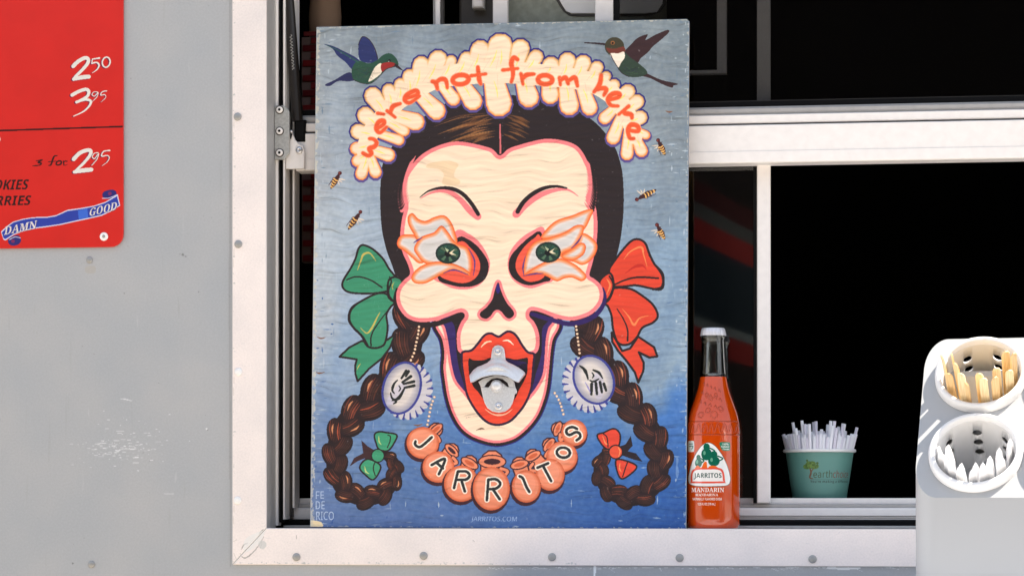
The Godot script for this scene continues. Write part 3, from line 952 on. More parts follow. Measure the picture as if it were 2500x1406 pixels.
# ---------------------------------------------------------------- the other prints
func menu_texture(x0: float, y0: float, x1: float, y1: float) -> ImageTexture:
	var W := 1024
	var H := int(1024 * (y1 - y0) / (x1 - x0))
	var c := Painter.new(W, H, func(p: Vector2) -> Vector2: return Vector2((p.x - x0) / (x1 - x0) * W, (p.y - y0 - (p.x - 298) * -0.0) / (y1 - y0) * H), rgb(204, 35, 27))
	var chalk := rgb(224, 220, 212)
	var plum := rgb(92, 30, 66)
	var ink := rgb(40, 14, 14)
	c.poly("-900 322 298 306 298 310 -900 327", rgb(60, 10, 10))
	for pass_ in 2:
		var t := plum if pass_ == 0 else chalk
		var o := Vector2(-2.6, 1.2) if pass_ == 0 else Vector2.ZERO
		c.view(o.x, o.y, 4.535)
		c.line("806 716 860 664 930 628 968 640 962 690 892 772 824 838 808 866", 44, 26, t, 40)
		c.line("810 860 900 842 976 836", 36, 46, t, 48)
		c.line("1092 632 1016 642", 20, 12, t, 20)
		c.line("1016 640 1008 686", 12, 12, t)
		c.line("1008 690 1062 680 1088 712 1064 760 1012 796", 16, 6, t, 20)
		c.ring(c.oval(c.org + Vector2(1166, 680) / 4.535, 42 / 4.535, 56 / 4.535, 0.15), 17 / 4.535, t)
		c.line("794 1036 862 1000 940 976 976 1000 962 1050 902 1090 842 1116", 40, 30, t, 36)
		c.line("842 1114 930 1090 994 1104 986 1154 920 1220 808 1272", 30, 10, t, 28)
		c.line("1072 1008 1030 1008 1012 1038 1040 1054 1078 1014 1062 1066 1014 1112", 8, 6, t, 11)
		c.line("1172 998 1122 1008 1106 1044 1150 1040 1160 1072 1108 1122", 12, 5, t, 11)
		c.view(o.x, 300 + o.y, 4.394)
		c.line("786 376 850 312 930 282 968 296 950 350 880 432 802 506", 44, 24, t, 40)
		c.line("792 514 880 500 972 492", 34, 46, t, 48)
		c.line("1048 312 1008 316 982 352 1006 374 1050 322 1030 384 976 446", 8, 8, t, 12)
		c.line("1168 290 1102 300 1082 350 1138 342 1162 364 1140 412 1088 452", 14, 6, t, 12)
	c.view(0, 300, 4.394)
	c.line("386 388 452 378 408 404 442 414 422 434 352 440", 8, 8, ink, 17)
	c.line("612 334 576 346 546 428 520 440", 10, 10, ink, 20)
	c.line("516 400 596 394", 8, 8, ink)
	c.ring(c.oval(c.org + Vector2(628, 414) / 4.394, 30 / 4.394, 20 / 4.394, -0.4), 17 / 4.394, ink)
	c.line("676 396 682 438", 14, 12, ink)
	c.line("678 408 694 396 716 398", 10, 13, ink, 12)
	c.line("684 438 700 440 722 428", 5, 4, ink, 6)
	c.letters("OKIES", "Droid Sans", true, Vector2(-16, 458), 82, 25, ink, 0.22)
	c.letters("RRIES", "Droid Sans", true, Vector2(-10, 496.5), 82, 24, ink, 0.22)
	# the blue ribbon
	var blue := rgb(44, 62, 158)
	var deep := rgb(44, 40, 110)
	var lace := rgb(206, 206, 226)
	c.blob("90 1230 140 1195 200 1190 226 1240 200 1285 140 1298 96 1276", deep)
	c.blob("1094 745 1130 722 1200 712 1236 740 1230 790 1150 812 1096 790", deep)
	c.poly("12 1146 70 1090 140 1040 240 1012 330 998 410 992 500 992 600 976 720 920 850 905 1000 880 1120 842 1252 762 1278 884 1180 946 1080 992 940 1022 800 1050 640 1084 480 1106 400 1114 250 1146 150 1182 60 1242 38 1232", lace)
	c.poly("22 1156 74 1100 144 1050 242 1022 332 1008 410 1004 500 1004 600 988 720 934 850 917 1000 892 1120 854 1244 782 1266 880 1172 936 1076 980 938 1010 800 1038 640 1072 480 1094 400 1102 250 1134 146 1172 60 1226 40 1216", blue)
	c.poly("830 930 930 905 940 1005 840 1026", rgb(60, 104, 204))
	c.line("105 1232 160 1205 218 1216", 8, 8, lace)
	c.line("1088 802 1160 800 1246 766", 8, 8, lace)
	c.disc(Vector2(140 / 4.394, 300 + 1250 / 4.394), 4.5, rgb(120, 40, 90))
	c.disc(Vector2(1168 / 4.394, 300 + 752 / 4.394), 4.5, rgb(120, 40, 90))
	for k in 2:
		var t := rgb(60, 50, 90) if k == 0 else rgb(222, 214, 208)
		var o := Vector2(0.8, 0.8) * (1 - k)
		c.letters("DAMN", "Droid Serif", true, Vector2(10, 569) + o, 78, 20, t, 0.16, -1.0, 0.19)
		c.letters("GOOD", "Droid Serif", true, Vector2(216, 527) + o, 65, 20, t, 0.16, -1.0, 0.24)
	# a corner of white lettering at the photograph's edge
	c.disc(Vector2(-3, 333), 5, chalk, 7)
	var d := c.im.get_data()
	var n := FastNoiseLite.new()
	n.seed = 5
	n.frequency = 0.008
	var g := n.get_image(W, H, false, false, true).get_data()
	for i in W * H:
		var m := 1.0 + (g[i] - 128) * 0.00018
		for k in 3:
			d[i * 3 + k] = clampi(int(d[i * 3 + k] * m), 0, 255)
	c.im.set_data(W, H, false, Image.FORMAT_RGB8, d)
	return c.texture()

func skin_texture(area: Rect2, W: int, H: int, base: Color, trim: bool) -> ImageTexture:    # painted wall and aluminium trim: smudges, scratches, scuffs
	var c := Painter.new(W, H, func(p: Vector2) -> Vector2:
		var q := spot(p.x, p.y, 0.0)
		return Vector2((q.x - area.position.x) / area.size.x * W, (1.0 - (q.y - area.position.y) / area.size.y) * H), base)
	var n := FastNoiseLite.new()
	n.seed = 31 if trim else 11
	n.frequency = 0.006
	n.fractal_octaves = 5
	var g := n.get_image(W, H, false, false, true).get_data()
	n.frequency = 0.25
	n.fractal_octaves = 2
	var f := n.get_image(W, H, false, false, true).get_data()
	var out := PackedByteArray()
	out.resize(W * H * 3)
	for i in W * H:
		var m := 1.0 + (g[i] - 128) * (0.0003 if trim else 0.00015) + (f[i] - 128) * 0.00022
		out[i * 3] = clampi(int(base.r * 255 * m + (g[i] - 128) * 0.012), 0, 255)
		out[i * 3 + 1] = clampi(int(base.g * 255 * m), 0, 255)
		out[i * 3 + 2] = clampi(int(base.b * 255 * m - (g[i] - 128) * 0.012), 0, 255)
	c.im.set_data(W, H, false, Image.FORMAT_RGB8, out)
	var r := RandomNumberGenerator.new()
	r.seed = 77
	c.view(0, 0, 1)
	if trim:
		var scuff := rgb(150, 146, 140)
		for t in ["586 1350 596 1362 610 1356 630 1335 645 1310", "590 1342 596 1330 606 1326", "628 1318 636 1300 644 1292", "570 1322 578 1318", "724 1306 725 1316", "1156 1319 1159 1322", "572 1352 580 1368", "640 1324 636 1340"]:
			c.line(t, 1.0, 1.0, Color(scuff, 0.75), 3.0)
		c.blob("632 1322 645 1320 652 1330 644 1340 634 1336", Color(rgb(196, 198, 196), 0.7))
		c.blob("600 1316 628 1300 646 1296 640 1316 618 1340 596 1346", Color(rgb(226, 228, 226), 0.6))
		for k in 150:
			var left := k % 3 == 0
			var p := Vector2(r.randf_range(567, 574), r.randf_range(0, 1376)) if left else Vector2(r.randf_range(575, 1420), 1378 - absf(r.randfn(0, 3.0)))
			c.disc(p, r.randf_range(0.8, 3.2), Color(rgb(176, 178, 176), r.randf_range(0.3, 0.8)), r.randf_range(0.8, 2.2))
		for k in 60:
			var p := Vector2(r.randf_range(580, 2200), r.randf_range(1296, 1372)) if k % 2 else Vector2(r.randf_range(575, 645), r.randf_range(0, 1300))
			var e := Vector2(r.randf_range(-26, 26), r.randf_range(-6, 6))
			c.ink(PackedVector2Array([p, p + e]), 0.7, 0.7, Color(rgb(206, 204, 202), 0.5))
		for y in [286, 596, 908, 1222]:
			c.line("%d %d %d %d" % [572, y + 14, 570, y + 60], 1.5, 0.6, Color(rgb(190, 182, 174), 0.6))
	else:
		for k in 190:       # the scraped patch low on the panel
			var p := Vector2(300 + r.randfn(0, 52), 1090 + r.randfn(0, 34))
			if k < 80:
				p = Vector2(270 + r.randfn(0, 44), 1098 + r.randfn(0, 10))
			var l := absf(r.randfn(0, 9)) + 2
			c.ink(PackedVector2Array([p, p + Vector2(l, r.randf_range(-2, 1))]), 0.8, 0.6, Color(rgb(224, 226, 228), r.randf_range(0.35, 0.95)), r.randf_range(1.2, 4.2))
		for k in 46:       # faint runs and rubbed marks
			var p := Vector2(r.randf_range(-40, 556), r.randf_range(-60, 1360))
			var l := r.randf_range(20, 150)
			var tone := rgb(158, 160, 160) if k % 3 else rgb(186, 188, 190)
			c.ink(PackedVector2Array([p, p + Vector2(r.randf_range(-2, 2), l * 0.5), p + Vector2(r.randf_range(-3, 3), l)]), 0.8, 0.6, Color(tone, r.randf_range(0.12, 0.3)), r.randf_range(1.5, 6))
		for k in 60:
			var p := Vector2(r.randf_range(-40, 560), r.randf_range(-60, 1400))
			c.disc(p, r.randf_range(0.5, 1.5), Color(rgb(120, 122, 122), r.randf_range(0.2, 0.6)))
		c.line("560 -40 561 400 560 800 562 1382", 3, 3, Color(rgb(140, 142, 142), 0.4), 5)
		for t in ["292 973 306 975 322 979", "400 1206 424 1206", "252 1097 318 1096"]:
			c.line(t, 1, 1, Color(rgb(214, 216, 218), 0.8), 3)
		for t in [[176, 1375, 2.2], [445, 622, 3], [452, 626, 2], [438, 620, 1.6], [302, 716, 1.4], [505, 1049, 2.0], [484, 712, 1.6], [570, 1072, 2]]:
			c.disc(Vector2(t[0], t[1]), t[2], Color(rgb(112, 114, 114), 0.8))
		c.blob("208 652 230 650 232 664 220 668 207 664", Color(rgb(168, 162, 152), 0.5))
		c.disc(Vector2(503, 1047), 2.4, rgb(212, 214, 214))
		for k in 120:       # chipped paint along the trim's lower edge
			var x := 1180 + pow(r.randf(), 0.8) * 1020
			c.ink(PackedVector2Array([Vector2(x, 1384 + absf(r.randfn(0, 3))), Vector2(x + r.randf_range(2, 26), 1385 + absf(r.randfn(0, 4)))]), 1, 1, Color(rgb(226, 230, 232), r.randf_range(0.3, 0.9)), r.randf_range(1.5, 4))
		c.line("1452 1384 1452 1396 1451 1420", 7, 5, rgb(232, 236, 238))
		c.line("2022 1386 2060 1388 2100 1387", 5, 4, rgb(226, 230, 232), 7)
	return c.texture()

func bottle_texture(center: float, half: float, height_px: float) -> ImageTexture:
	var W := 1024
	var H := 1024
	var c := Painter.new(W, H, func(p: Vector2) -> Vector2:
		var a := asin(clampf((p.x - center) / half, -1, 1)) / TAU
		return Vector2((0.5 + a) * W, (p.y - (1288 - height_px)) / height_px * H), rgb(196, 66, 4))
	var white := rgb(238, 232, 226)
	var leaf := rgb(18, 96, 74)
	c.view(1640, 780, 2.704)
	var tri := c.spline(c.pts("114 1052 124 1000 142 940 172 880 210 830 250 811 292 830 334 882 364 940 384 1000 392 1052 374 1086 300 1093 200 1093 134 1082"), true)
	c.raw(c.grown(tri, 1.2), rgb(60, 92, 80))
	c.raw(tri, white)
	c.raw(c.grown(tri, -4.5), rgb(226, 228, 224))
	for j in [[240, 885, 36, 40], [186, 942, 24, 30], [288, 930, 38, 34]]:
		c.disc(c.org + Vector2(j[0], j[1]) / c.scl, j[2] / c.scl, leaf, j[3] / c.scl)
		c.line("%d %d %d %d" % [j[0], j[1] - 20, j[0], j[1] - j[3] - 10], j[2] * 0.9, j[2] * 1.2, leaf)
		c.line("%d %d %d %d %d %d" % [j[0] + j[2] * 0.6, j[1] - j[3], j[0] + j[2] * 1.5, j[1] - j[3] * 0.5, j[0] + j[2] * 0.8, j[1]], 9, 9, leaf)
		c.disc(c.org + Vector2(j[0] - j[2] * 0.4, j[1] - 8) / c.scl, 3, Color(rgb(120, 180, 150), 0.8), 5)
	c.blob("162 980 180 958 205 972 222 940 240 936 246 975 262 962 296 962 320 980 300 992 200 992", rgb(236, 104, 36))
	c.blob("148 985 250 975 340 982 360 1062 348 1074 146 1074 132 1064", rgb(226, 84, 66))
	c.blob("158 994 250 985 330 992 346 1054 336 1062 158 1062 146 1056", white)
	c.letters("JARRITOS", "Droid Sans", true, c.org + Vector2(154, 1048) / c.scl, 184 / c.scl, 40 / c.scl, rgb(26, 72, 60))
	c.letters("MANDARIN", "Droid Serif", true, c.org + Vector2(138, 1132) / c.scl, 216 / c.scl, 28 / c.scl, white)
	c.letters("MANDARINA", "Droid Serif", true, c.org + Vector2(166, 1159) / c.scl, 150 / c.scl, 17 / c.scl, white)
	c.letters("NATURALLY FLAVORED SODA", "Droid Sans", true, c.org + Vector2(146, 1186) / c.scl, 194 / c.scl, 17 / c.scl, white)
	c.letters("12.5 FL OZ (370 mL)", "Droid Sans", true, c.org + Vector2(180, 1222) / c.scl, 118 / c.scl, 20 / c.scl, white)
	c.blob("112 806 120 796 148 796 156 806 156 858 148 868 120 868 112 858", rgb(214, 224, 220))
	c.line("124 816 146 816", 6, 6, rgb(60, 110, 100))
	c.line("122 832 148 830 140 850", 6, 6, rgb(60, 110, 100))
	c.blob("324 818 332 806 384 806 392 816 392 852 384 862 350 862 336 850", rgb(36, 116, 84))
	c.letters("100%", "Droid Sans", true, c.org + Vector2(340, 826) / c.scl, 42 / c.scl, 13 / c.scl, white)
	c.letters("Natural", "Droid Sans", true, c.org + Vector2(334, 841) / c.scl, 52 / c.scl, 12 / c.scl, white)
	c.letters("Flavors", "Droid Sans", true, c.org + Vector2(346, 857) / c.scl, 40 / c.scl, 12 / c.scl, white)
	return c.texture()

func emboss_texture(center: float, half: float, height_px: float) -> ImageTexture:     # the raised fruit and lettering moulded into the shoulder
	var W := 512
	var H := 512
	var c := Painter.new(W, H, func(p: Vector2) -> Vector2:
		var a := asin(clampf((p.x - center) / half, -1, 1)) / TAU
		return Vector2((0.5 + a) * W, (p.y - (1288 - height_px)) / height_px * H), Color(0.3, 0.3, 0.3))
	c.view(1640, 780, 2.704)
	var up := Color(0.9, 0.9, 0.9)
	for t in [[196, 628, 18], [246, 600, 16], [290, 628, 22], [340, 590, 15], [262, 520, 14], [310, 500, 12], [226, 500, 12]]:
		c.ring(c.oval(c.org + Vector2(t[0], t[1]) / c.scl, t[2] / c.scl), 3, up)
	for k in 10:
		var x := 90.0 + k * 42
		c.line("%f 735 %f 690 %f 700 %f 740" % [x, x + 12, x + 22, x + 30], 8, 8, up)
	c.line("60 668 260 672 500 668", 6, 6, up)
	c.line("60 755 260 758 500 755", 6, 6, up)
	for k in 14:
		var x := 160.0 + (k % 5) * 44
		c.line("%f %f %f %f %f %f" % [x, 420 + k * 12, x + 12, 410 + k * 12, x + 20, 430 + k * 12], 5, 5, up)
	return c.texture()

func cup_texture() -> ImageTexture:
	var W := 1024
	var H := 340
	# units: millimetres round the wall from the front, and down from the rim
	var c := Painter.new(W, H, func(p: Vector2) -> Vector2: return Vector2((0.5 + p.x / 251.0) * W, p.y / 72.0 * H), rgb(98, 148, 138))
	var leaf := rgb(84, 120, 50)
	var bark := rgb(110, 76, 52)
	for t in [[-11.5, 18.5, 7, 4.2], [-16, 20.5, 5.5, 3.2], [-6.5, 20.5, 5.5, 3], [-13, 16.5, 4, 3], [-9, 16.5, 4.5, 3]]:
		c.disc(Vector2(t[0], t[1]), t[2], leaf, t[3])
	for k in 40:
		c.disc(Vector2(-11.5 + rng.randfn(0, 4.5), 19 + rng.randfn(0, 2)), rng.randf_range(0.6, 1.6), [rgb(66, 100, 40), rgb(104, 140, 62)][k % 2])
	c.ink(PackedVector2Array([Vector2(-12, 23), Vector2(-11, 28), Vector2(-13, 34), Vector2(-9, 35.4)]), 1.6, 1.0, bark, 2.4)
	c.ink(PackedVector2Array([Vector2(-8, 23), Vector2(-11, 27)]), 1.2, 1.4, bark)
	c.letters("earth", "Droid Sans", false, Vector2(-8, 34.5), 25, 9.6, rgb(64, 84, 58))
	c.letters("choice", "Droid Sans", false, Vector2(18, 34.5), 29, 9.6, rgb(122, 64, 52))
	c.line("-12 36.6 50 36.6", 0.4, 0.4, rgb(80, 110, 96))
	c.letters("You're making a difference", "Droid Sans", true, Vector2(-12.5, 41.5), 62, 4.2, rgb(54, 76, 70))
	return c.texture()
# ---------------------------------------------------------------- the scene
func merged(list: Array) -> ArrayMesh:
	var st := SurfaceTool.new()
	st.begin(Mesh.PRIMITIVE_TRIANGLES)
	for m in list:
		st.append_from(m, 0, Transform3D.IDENTITY)
	return st.commit()

func bar(called: String, x0: float, y0: float, x1: float, y1: float, z: float, depth: float, m: Material, parent: Node, bevel := 0.0008) -> MeshInstance3D:   # a straight profile whose front face spans those pixels on the plane z
	var a := spot(x0, y0, z)
	var b := spot(x1, y1, z)
	return add(called, block(Vector3(a.x, spot((x0 + x1) / 2, y0, z).y, z), Vector3(b.x, spot((x0 + x1) / 2, y1, z).y, z - depth), bevel), m, parent)

func rail(called: String, x0: float, x1: float, y0: float, y1: float, at_x: float, z: float, depth: float, m: Material, parent: Node, bevel := 0.0008) -> MeshInstance3D:   # a level profile: its edges are read off at the column at_x
	return add(called, block(Vector3(spot(x0, 700, z).x, spot(at_x, y0, z).y, z), Vector3(spot(x1, 700, z).x, spot(at_x, y1, z).y, z - depth), bevel), m, parent)

func dome(r: float, h: float) -> ArrayMesh:
	var p := PackedVector2Array([Vector2(r, 0), Vector2(r, h * 0.25)])
	for k in range(1, 6):
		p.append(Vector2(r * cos(PI / 2 * k / 5), h * (0.25 + 0.75 * sin(PI / 2 * k / 5))))
	return lathe(p, 16)

func flathead(r: float, h: float) -> ArrayMesh:      # a pan head with a recessed cross
	var p := PackedVector2Array([Vector2(r, 0), Vector2(r, h * 0.5), Vector2(r * 0.85, h * 0.9), Vector2(r * 0.5, h), Vector2(r * 0.42, h), Vector2(0.0001, h * 0.2)])
	return lathe(p, 16)

func facing(o: Node3D) -> Node3D:       # turns a lathed head so that its top looks out of the wall
	o.rotation.x = PI / 2
	return o

func _ready() -> void:
	rng.seed = 4
	turn = Basis(Vector3.UP, deg_to_rad(YAW))
	eye = Vector3(0, EYE_HEIGHT, 0) + turn * Vector3(0, 0, 3.0)
	var cam := Camera3D.new()
	cam.name = "camera"
	cam.projection = Camera3D.PROJECTION_FRUSTUM
	cam.near = 0.1
	cam.far = 200.0
	cam.size = 0.1 * 1406.0 / FOCAL
	cam.frustum_offset = Vector2(0, 0.1 * (HORIZON.y - 703.0) / FOCAL)
	cam.position = eye
	cam.basis = turn
	add_child(cam)
	cam.current = true
	var env := Environment.new()
	env.background_mode = Environment.BG_SKY
	var sky := ProceduralSkyMaterial.new()
	sky.sky_top_color = Color(0.60, 0.65, 0.73)
	sky.sky_horizon_color = Color(0.88, 0.88, 0.88)
	sky.sky_curve = 0.16
	sky.ground_bottom_color = Color(0.42, 0.40, 0.38)
	sky.ground_horizon_color = Color(0.62, 0.62, 0.62)
	env.sky = Sky.new()
	env.sky.sky_material = sky
	env.tonemap_mode = Environment.TONE_MAPPER_LINEAR
	env.tonemap_exposure = 2.65
	env.sdfgi_enabled = true
	env.ssao_enabled = true
	env.ssil_enabled = true
	var world := WorldEnvironment.new()
	world.name = "world"
	world.environment = env
	add_child(world)
	var sun := DirectionalLight3D.new()
	sun.name = "sun"
	sun.light_color = Color(1.0, 0.96, 0.90)
	sun.light_energy = 1.6
	sun.light_angular_distance = 0.5
	sun.shadow_enabled = true
	sun.basis = Basis.looking_at(-Vector3(0.64, 1.0, -0.03).normalized(), Vector3.FORWARD)
	add_child(sun)
	surfaces()
	setting()
	var truck := food_truck()
	serving_window(truck)
	inside()
	menu_sign()
	painted_board()
	soda_bottle()
	straw_cup()
	dispenser()

func surfaces() -> void:
	mats.alu = worn(mat(rgb(246, 241, 237), 0.45, 0.0), 6.0, 0.965, 1.0, 0.0, 5)
	mats.alu_grey = worn(mat(rgb(186, 184, 182), 0.4, 0.25), 6.0, 0.94, 1.0, 0.0, 6)
	mats.alu_dark = mat(rgb(70, 66, 62), 0.5, 0.2)
	mats.rubber = mat(rgb(6, 6, 8), 0.7, 0.0, 0.3)
	mats.steel = mat(rgb(206, 206, 208), 0.32, 1.0)
	mats.steel_dull = worn(mat(rgb(200, 200, 196), 0.5, 0.55), 20.0, 0.85, 1.0, 0.0, 8)
	mats.zinc = mat(rgb(158, 158, 156), 0.45, 0.5)
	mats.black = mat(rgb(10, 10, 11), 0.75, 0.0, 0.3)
	mats.plastic = mat(rgb(170, 171, 172), 0.4)
	mats.holder = mat(rgb(226, 226, 226), 0.35)
	mats.white = mat(rgb(238, 237, 235), 0.5)
	var pane := mat(Color(0, 0, 0, 0.04), 0.02)
	pane.transparency = BaseMaterial3D.TRANSPARENCY_ALPHA
	mats.pane = pane
	var smoked := mat(Color(0.0, 0.0, 0.0, 0.46), 0.03, 0.0, 0.4)
	smoked.transparency = BaseMaterial3D.TRANSPARENCY_ALPHA
	mats.smoked = smoked

func setting() -> void:
	var g := add("pavement", block(Vector3(-40, -0.5, -40), Vector3(40, 0, 40), 0.0), worn(mat(rgb(188, 178, 164), 0.9), 0.5, 0.8, 1.0, 0.0, 12))
	tag(g, "sunlit pale concrete pavement in front of the food truck", "pavement", "", "structure")
	# across the street, seen only as a reflection in the window glass
	var b := thing("dark_building", "dark brick building across the street from the food truck", "building", Vector3(0, 0, 15))
	add("wall", block(Vector3(-16, 0, 0), Vector3(16, 6.2, 3), 0.02), worn(mat(rgb(52, 44, 40), 0.9), 1.0, 0.7, 1.0, 0.0, 14), b)
	add("cornice", block(Vector3(-16.2, 6.2, -0.3), Vector3(16.2, 6.6, 3), 0.02), mats.alu_dark, b)
	for k in 8:
		var w := add("window", block(Vector3(-14.6 + k * 3.8, 1.0, -0.06), Vector3(-12.6 + k * 3.8, 3.0, -0.02), 0.005), mats.black, b)
		add("frame", block(Vector3(-14.7 + k * 3.8, 0.9, -0.09), Vector3(-12.5 + k * 3.8, 1.0, -0.004), 0.005), mats.alu_dark, w)
	var flag := thing("striped_cloth", "red and blue-green striped cloth hung up across the street", "cloth", Vector3(-0.05, 0, 8.0))
	var c := Painter.new(64, 256, func(p: Vector2) -> Vector2: return p * Vector2(64, 256), rgb(24, 40, 48))
	c.raw(PackedVector2Array([Vector2(0, 0), Vector2(1, 0), Vector2(1, 0.13), Vector2(0, 0.13)]), rgb(60, 8, 12))
	c.raw(PackedVector2Array([Vector2(0, 0.13), Vector2(1, 0.13), Vector2(1, 0.22), Vector2(0, 0.22)]), rgb(74, 78, 76))
	c.raw(PackedVector2Array([Vector2(0, 0.22), Vector2(1, 0.22), Vector2(1, 0.36), Vector2(0, 0.36)]), rgb(140, 36, 34))
	c.raw(PackedVector2Array([Vector2(0, 0.80), Vector2(1, 0.80), Vector2(1, 0.86), Vector2(0, 0.86)]), rgb(110, 120, 120))
	c.raw(PackedVector2Array([Vector2(0, 0.86), Vector2(1, 0.86), Vector2(1, 1), Vector2(0, 1)]), rgb(140, 36, 32))
	var m := mat(Color.WHITE, 0.9)
	m.albedo_texture = c.texture()
	var st := SurfaceTool.new()
	st.begin(Mesh.PRIMITIVE_TRIANGLES)
	for i in 24:
		for k in 12:
			for q in [[0, 0], [1, 0], [1, 1], [0, 0], [1, 1], [0, 1]]:
				var u: float = (i + q[0]) / 24.0
				var v: float = (k + q[1]) / 12.0
				st.set_uv(Vector2(u, 1 - v))
				st.add_vertex(Vector3((u - 0.5) * 1.6, 2.02 + v * 0.75 - 0.35 * (u - 0.5) + 0.06 * sin(u * 7.0) * (0.4 + v), 0.05 * sin(u * 9.0 + v)))
	st.generate_normals()
	add("cloth", st.commit(), m, flag)
	for s in [-0.8, 0.8]:
		add("pole", tube(PackedVector3Array([Vector3(s, 0, 0.1), Vector3(s, 3.0, 0.1)]), 0.02), mats.alu_dark, flag)

func food_truck() -> Node3D:
	var t := thing("food_truck", "grey food truck with a white framed serving window", "food truck")
	var l := spot(566, 700, 0).x
	var r := spot(3000, 700, 0).x
	var low := spot(1100, 1380, 0).y
	var top := 2.14
	var l2 := l + 0.012
	var low2 := low + 0.012
	var area := Rect2(spot(-120, 700, 0).x, spot(0, 1520, 0).y, 1.42, 0.80)
	var m := mat(Color.WHITE, 0.55, 0.0, 0.4)
	m.albedo_texture = skin_texture(area, 1800, 1014, rgb(168, 171, 174), false)
	m.texture_repeat = false
	var hole := r - 0.012
	var ya := area.position.y + 0.002
	var yb := area.end.y - 0.002
	var xa := area.position.x + 0.002
	var wall := add("wall_panel", merged([
		slab(PackedVector2Array([Vector2(xa, ya), Vector2(xa, yb), Vector2(l2, yb), Vector2(l2, ya)]), -0.03, 0, 0, area),
		slab(PackedVector2Array([Vector2(l2, ya), Vector2(l2, low2), Vector2(area.end.x - 0.002, low2), Vector2(area.end.x - 0.002, ya)]), -0.03, 0, 0, area)]), m, t)
	var xe := area.end.x - 0.002
	var skin := worn(mat(rgb(170, 172, 174), 0.55, 0.0, 0.4), 3.0, 0.97, 1.0, 0.0, 15)
	add("wall_panel", merged([
		slab(PackedVector2Array([Vector2(-1.6, 0.12), Vector2(-1.6, 2.6), Vector2(xa, 2.6), Vector2(xa, 0.12)]), -0.03, 0, 0),
		slab(PackedVector2Array([Vector2(xa, yb), Vector2(xa, 2.6), Vector2(l2, 2.6), Vector2(l2, yb)]), -0.03, 0, 0),
		slab(PackedVector2Array([Vector2(xa, 0.12), Vector2(xa, ya), Vector2(xe, ya), Vector2(xe, 0.12)]), -0.03, 0, 0),
		slab(PackedVector2Array([Vector2(l2, top), Vector2(l2, 2.6), Vector2(hole, 2.6), Vector2(hole, top)]), -0.03, 0, 0),
		slab(PackedVector2Array([Vector2(hole, low2), Vector2(hole, 2.6), Vector2(2.4, 2.6), Vector2(2.4, low2)]), -0.03, 0, 0),
		slab(PackedVector2Array([Vector2(xe, 0.12), Vector2(xe, low2), Vector2(2.4, low2), Vector2(2.4, 0.12)]), -0.03, 0, 0)]), skin, t)
	for p in [[217, 635, 8.5], [222, 1378, 9.0]]:
		facing(add("rivet", dome(p[2] / 2000, 0.0022), mats.zinc, wall, spot(p[0], p[1], 0.0)))
	add("roof", block(Vector3(-1.65, 2.6, -2.3), Vector3(2.45, 2.68, 0.085), 0.01), mats.alu_grey, t)
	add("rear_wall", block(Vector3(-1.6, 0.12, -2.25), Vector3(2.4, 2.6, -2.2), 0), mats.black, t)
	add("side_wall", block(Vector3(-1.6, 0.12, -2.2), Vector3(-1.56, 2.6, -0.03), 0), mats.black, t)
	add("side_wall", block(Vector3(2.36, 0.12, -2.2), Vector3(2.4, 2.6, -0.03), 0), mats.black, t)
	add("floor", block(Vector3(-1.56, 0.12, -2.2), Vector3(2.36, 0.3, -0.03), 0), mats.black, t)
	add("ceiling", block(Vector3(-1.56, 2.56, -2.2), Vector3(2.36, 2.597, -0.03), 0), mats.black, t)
	var s := add("counter_shelf", block(Vector3(spot(1190, 1400, 0).x, 1.232, 0.0), Vector3(1.5, 1.255, 0.60), 0.004), mat(rgb(204, 204, 206), 0.7), t)
	for x in [0.1, 1.3]:
		add("strut", tube(PackedVector3Array([Vector3(x, 1.232, 0.52), Vector3(x, 0.80, 0.0)]), 0.012), mats.alu_dark, s)
	return t

